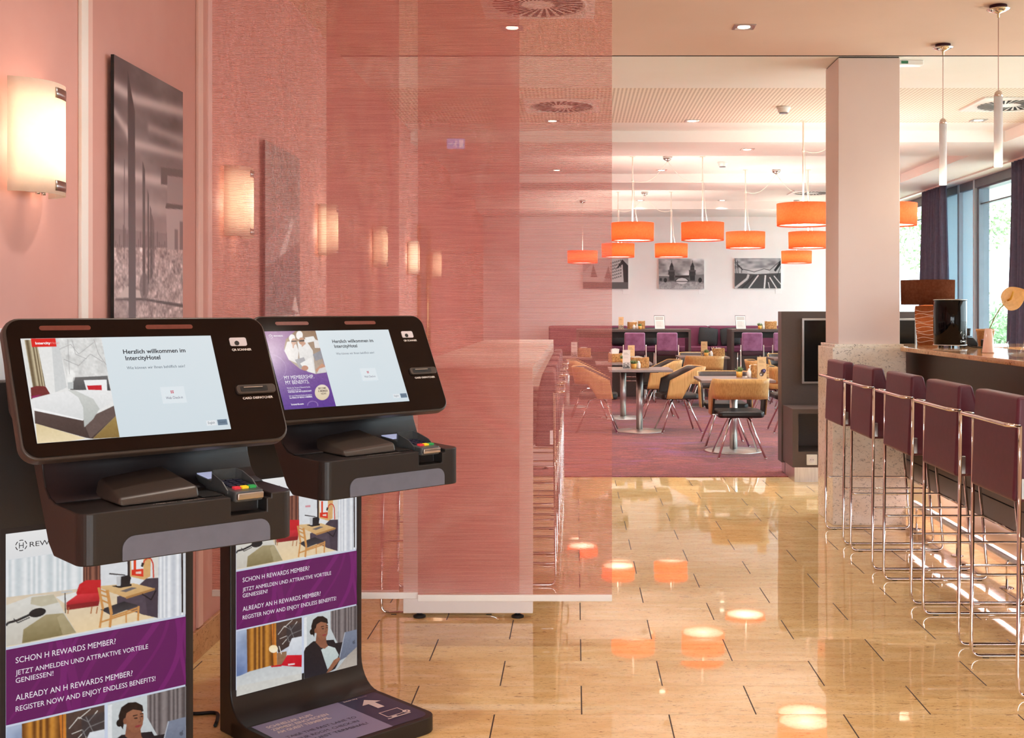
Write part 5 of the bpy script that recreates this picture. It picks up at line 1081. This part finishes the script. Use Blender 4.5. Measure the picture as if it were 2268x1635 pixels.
for x, y, z, lb in ((.604, 12.22, 2.105, 'orange drum pendant at the fabric edge, larger and nearer than the one beneath'), (1.347, 12.22, 2.108, 'orange drum pendant above the twin-towered bridge photo'), (1.972, 13.37, 2.086, 'orange drum pendant above the roadway photo'),
                    (2.700, 13.37, 2.086, 'orange drum pendant cut by the pillar, in the middle of three stacked ones'), (1.320, 15.90, 2.095, 'small orange drum pendant low between the two photos'), (.586, 15.90, 2.095, 'orange drum pendant half behind the fabric below a larger one'),
                    (1.957, 9.90, 2.097, 'largest orange drum pendant, left of the pillar'), (2.703, 9.90, 2.097, 'orange drum pendant peeking out right of the pillar')): pendant(x, y, z, lb)
pendant(3.28, 17.10, 2.06, 'lowest orange drum pendant of the stack left of the pillar', False, .185, .445); pendant(.102, 17.10, 2.06, 'orange drum pendant seen alone through the fabric', False, .185, .445)
def rose(x, y, dx, label):
    t = thing('ceiling_rose', label, 'ceiling fixture', (x, y, 3.0), group='ceiling roses feeding the pendants')
    MB().lathe([(.012, -.05), (.045, -.03), (.05, 0)], (0,0,0), 24).build('cup', M_SILV, t)
    for s in (-1, 1): MB().tube([(s*dx*u, 0, -.05-.26*(1-(1-u)**1.7)*.8-.10*math.sin(u*PI)*.5) for u in np.linspace(0, 1, 14)], .003, 6).build('cable', M_CORD, t)
rose(.976, 12.22, .36, 'ceiling rose between the two pendants nearest the fabric'); rose(2.33, 13.37, .35, 'ceiling rose of the two pendants beside the pillar'); rose(.953, 15.90, .36, 'ceiling rose of the two small rear pendants'); rose(2.33, 9.90, .36, 'ceiling rose hidden behind the pillar')
def downlight(x, y, z, label, power=None, col=(1, .97, .93)):
    power = power or (60 if y > 8 else 36)
    t = thing('downlight', label, 'ceiling light', (x, y, z), group='square recessed downlights')
    b = MB(); s = .062
    b.box(-s, -s, -.004, s, -s+.016, .0); b.box(-s, s-.016, -.004, s, s, 0); b.box(-s, -s+.016, -.004, -s+.016, s-.016, 0); b.box(s-.016, -s+.016, -.004, s, s-.016, 0); b.build('frame', M_SILV, t)
    MB().box(-s+.016, -s+.016, -.002, s-.016, s-.016, -.001).build('reflector', M_STEEL, t)
    MB().lathe([(.001, -.0035), (.036, -.0035)], (0,0,0), 28, caps=False).build('lens', mat('downlight_lens', (255,240,216), .4, emit=5., ec=(255,236,210)), t)
    lamp('downlight_beam', 'SPOT', (0, 0, -.02), power, col, t, spot_size=R(118), spot_blend=.8, shadow_soft_size=.05)
for x, y, z, lb in ((.965, 6.60, 3.0, 'recessed square downlight in the peach ceiling left of the pillar'), (-.365, 6.62, 3.0, 'bright downlight seen through the fabric panels near the top'), (1.0, 9.90, 3.0, 'downlight at the edge of the perforated ceiling'), (-.2, 9.90, 3.0, 'downlight on the perforated ceiling behind the fabric'),
                    (3.45, 9.86, 3.0, 'downlight right of the tube lights'), (1.63, 10.93, 2.898, 'downlight in the first beam'), (1.0, 13.40, 3.0, 'downlight between the two nearest pendants'), (-.22, 13.40, 3.0, 'small downlight behind the fabric above the pendants'),
                    (.96, 17.12, 3.0, 'downlight before the far soffit, left one'), (2.18, 17.12, 3.0, 'downlight before the far soffit, right one')): downlight(x, y, z, lb)
for x, y in ((.965, 3.4), (-.55, 3.3), (1.0, 1.0), (-.4, 1.0), (2.6, 4.0)): downlight(x, y, 3.0, 'unseen square downlight added overhead to brighten the lobby, outside the picture', 38, (1, .92, .82))  # unseen lamps added to brighten the foreground
def vent(x, y, z, label, r=.24):
    t = thing('swirl_vent', label, 'air vent', (x, y, z), group='swirl air vents in the ceiling'); MB().box(-.30, -.30, -.012, .30, .30, 0).build('plate', M_WHITE, t, bevel=.003)
    b = MB()
    for k in range(28):
        a = 2*PI*k/28; tw = .28; P = [(r*.36*math.cos(a), r*.36*math.sin(a)), (r*.36*math.cos(a+.11), r*.36*math.sin(a+.11)), (r*math.cos(a+tw+.13), r*math.sin(a+tw+.13)), (r*math.cos(a+tw), r*math.sin(a+tw))]
        b.add([(p[0], p[1], -.0135) for p in P], [(0,1,2,3)])
    b.build('swirl_slots', M_BLACK, t); MB().lathe([(r*1.05, -.016), (r*1.08, -.012)], (0,0,0), 48, caps=False).build('rim', M_WHITE, t)
vent(-.20, 6.08, 3.0, 'swirl vent at the top edge, seen through the fabric'); vent(-.107, 9.14, 3.0, 'swirl vent in the perforated ceiling behind the fabric'); vent(3.42, 9.08, 3.0, 'swirl vent right of the tube lights'); vent(3.28, 15.95, 3.0, 'far swirl vent behind the largest pendant')
def tube_light(x, y, label):
    t = thing('tube_pendant', label, 'pendant lamp', (x, y, 2.14), group='slim glass tube pendants over the bar')
    MB().lathe([(.0215, .0), (.0215, .375)], (0,0,0), 28, caps=False).build('tube', M_TUBE, t, solid=.002); MB().lathe([(.008, .02), (.008, .37)], (0,0,0), 16).build('inner_tube', M_PAPER, t)
    MB().lathe([(.0225, .372), (.0225, .383), (.018, .398), (.008, .407), (.001, .408)], (0,0,0), 24).build('cap', M_CHROME, t); MB().tube([(0, 0, .405), (0, 0, .835)], .0018, 6).build('wire', M_CORDP, t)
    MB().lathe([(.006, .795), (.006, .815), (.045, .832), (.062, .838)], (0,0,0), 32, caps=False).build('canopy', M_CHROME, t, solid=.001); MB().lathe([(.045, .832), (.045, .860)], (0,0,0), 32).build('canopy_base', M_PLUMD, t)
    MB().lathe([(.006, .0), (.009, .012), (.006, .03)], (0,0,0), 16).build('bulb', mat('tube_bulb', (255,214,160), .4, emit=3., ec=(255,206,140)), t)
    lamp('tube_bulb_light', 'POINT', (0, 0, -.02), 1.2, (1, .82, .6), t, shadow_soft_size=.02)
tube_light(2.246, 7.04, 'slim glass tube pendant over the bar nearer the pillar'); tube_light(2.254, 6.14, 'slim glass tube pendant over the bar further right')
for x, y, lb in ((1.665, 9.22, 'white smoke detector on the perforated ceiling'), (1.62, 12.70, 'small white smoke detector between the pendants')):
    t = thing('smoke_detector', lb, 'smoke detector', (x, y, 3.0), group='white smoke detectors'); MB().lathe([(.03, -.05), (.045, -.04), (.048, -.018), (.056, -.016), (.056, 0)], (0,0,0), 28).build('housing', M_WHITE, t); MB().lathe([(.035, -.0525), (.035, -.047)], (0,0,0), 20).build('grille', M_KGREY, t)
el = thing('emergency_light', 'small white emergency light on the ceiling right of the pillar', 'emergency light', (2.17, 7.52, 3.0)); MB().box(-.06, -.04, -.03, .09, .04, 0).build('housing', M_WHITE, el, bevel=.004); MB().box(-.055, -.042, -.024, -.01, -.039, -.006).build('lens', noisy('green_lens', (40,110,76), (50,124,86), ns=20., rough=.2), el)
ex = thing('exit_sign', 'bluish lit exit sign hanging behind the fabric panels', 'exit sign', (-1.04, 10.0, 2.768)); MB().box(-.080, -.012, 0, .080, .012, .096).build('housing', M_WHITE, ex, bevel=.003)
q = Print(); BL, WT = (150,176,236), (236,242,255); q.rect(-.077, .003, .077, .093, BL); q.rect(.030, .015, .066, .081, WT); q.disc(.006, .070, .007, WT); q.line(.004, .062, -.004, .042, .010, WT); q.line(-.004, .042, .010, .018, .007, WT); q.line(-.004, .042, -.022, .026, .007, WT); q.line(.002, .058, .020, .050, .005, WT); q.line(.002, .058, -.016, .046, .005, WT)
q.line(-.066, .048, -.036, .048, .009, WT); q.poly([(-.044, .062), (-.028, .048), (-.044, .034)][::-1], WT); q.build('sign_face', m_print('lit_sign_print', .8), ex, (0, -.0125, 0))
b = MB()
for x in (-.05, .05): b.tube([(x, 0, .096), (x, 0, .232)], .003, 6)
b.build('suspension', M_SILV, ex)
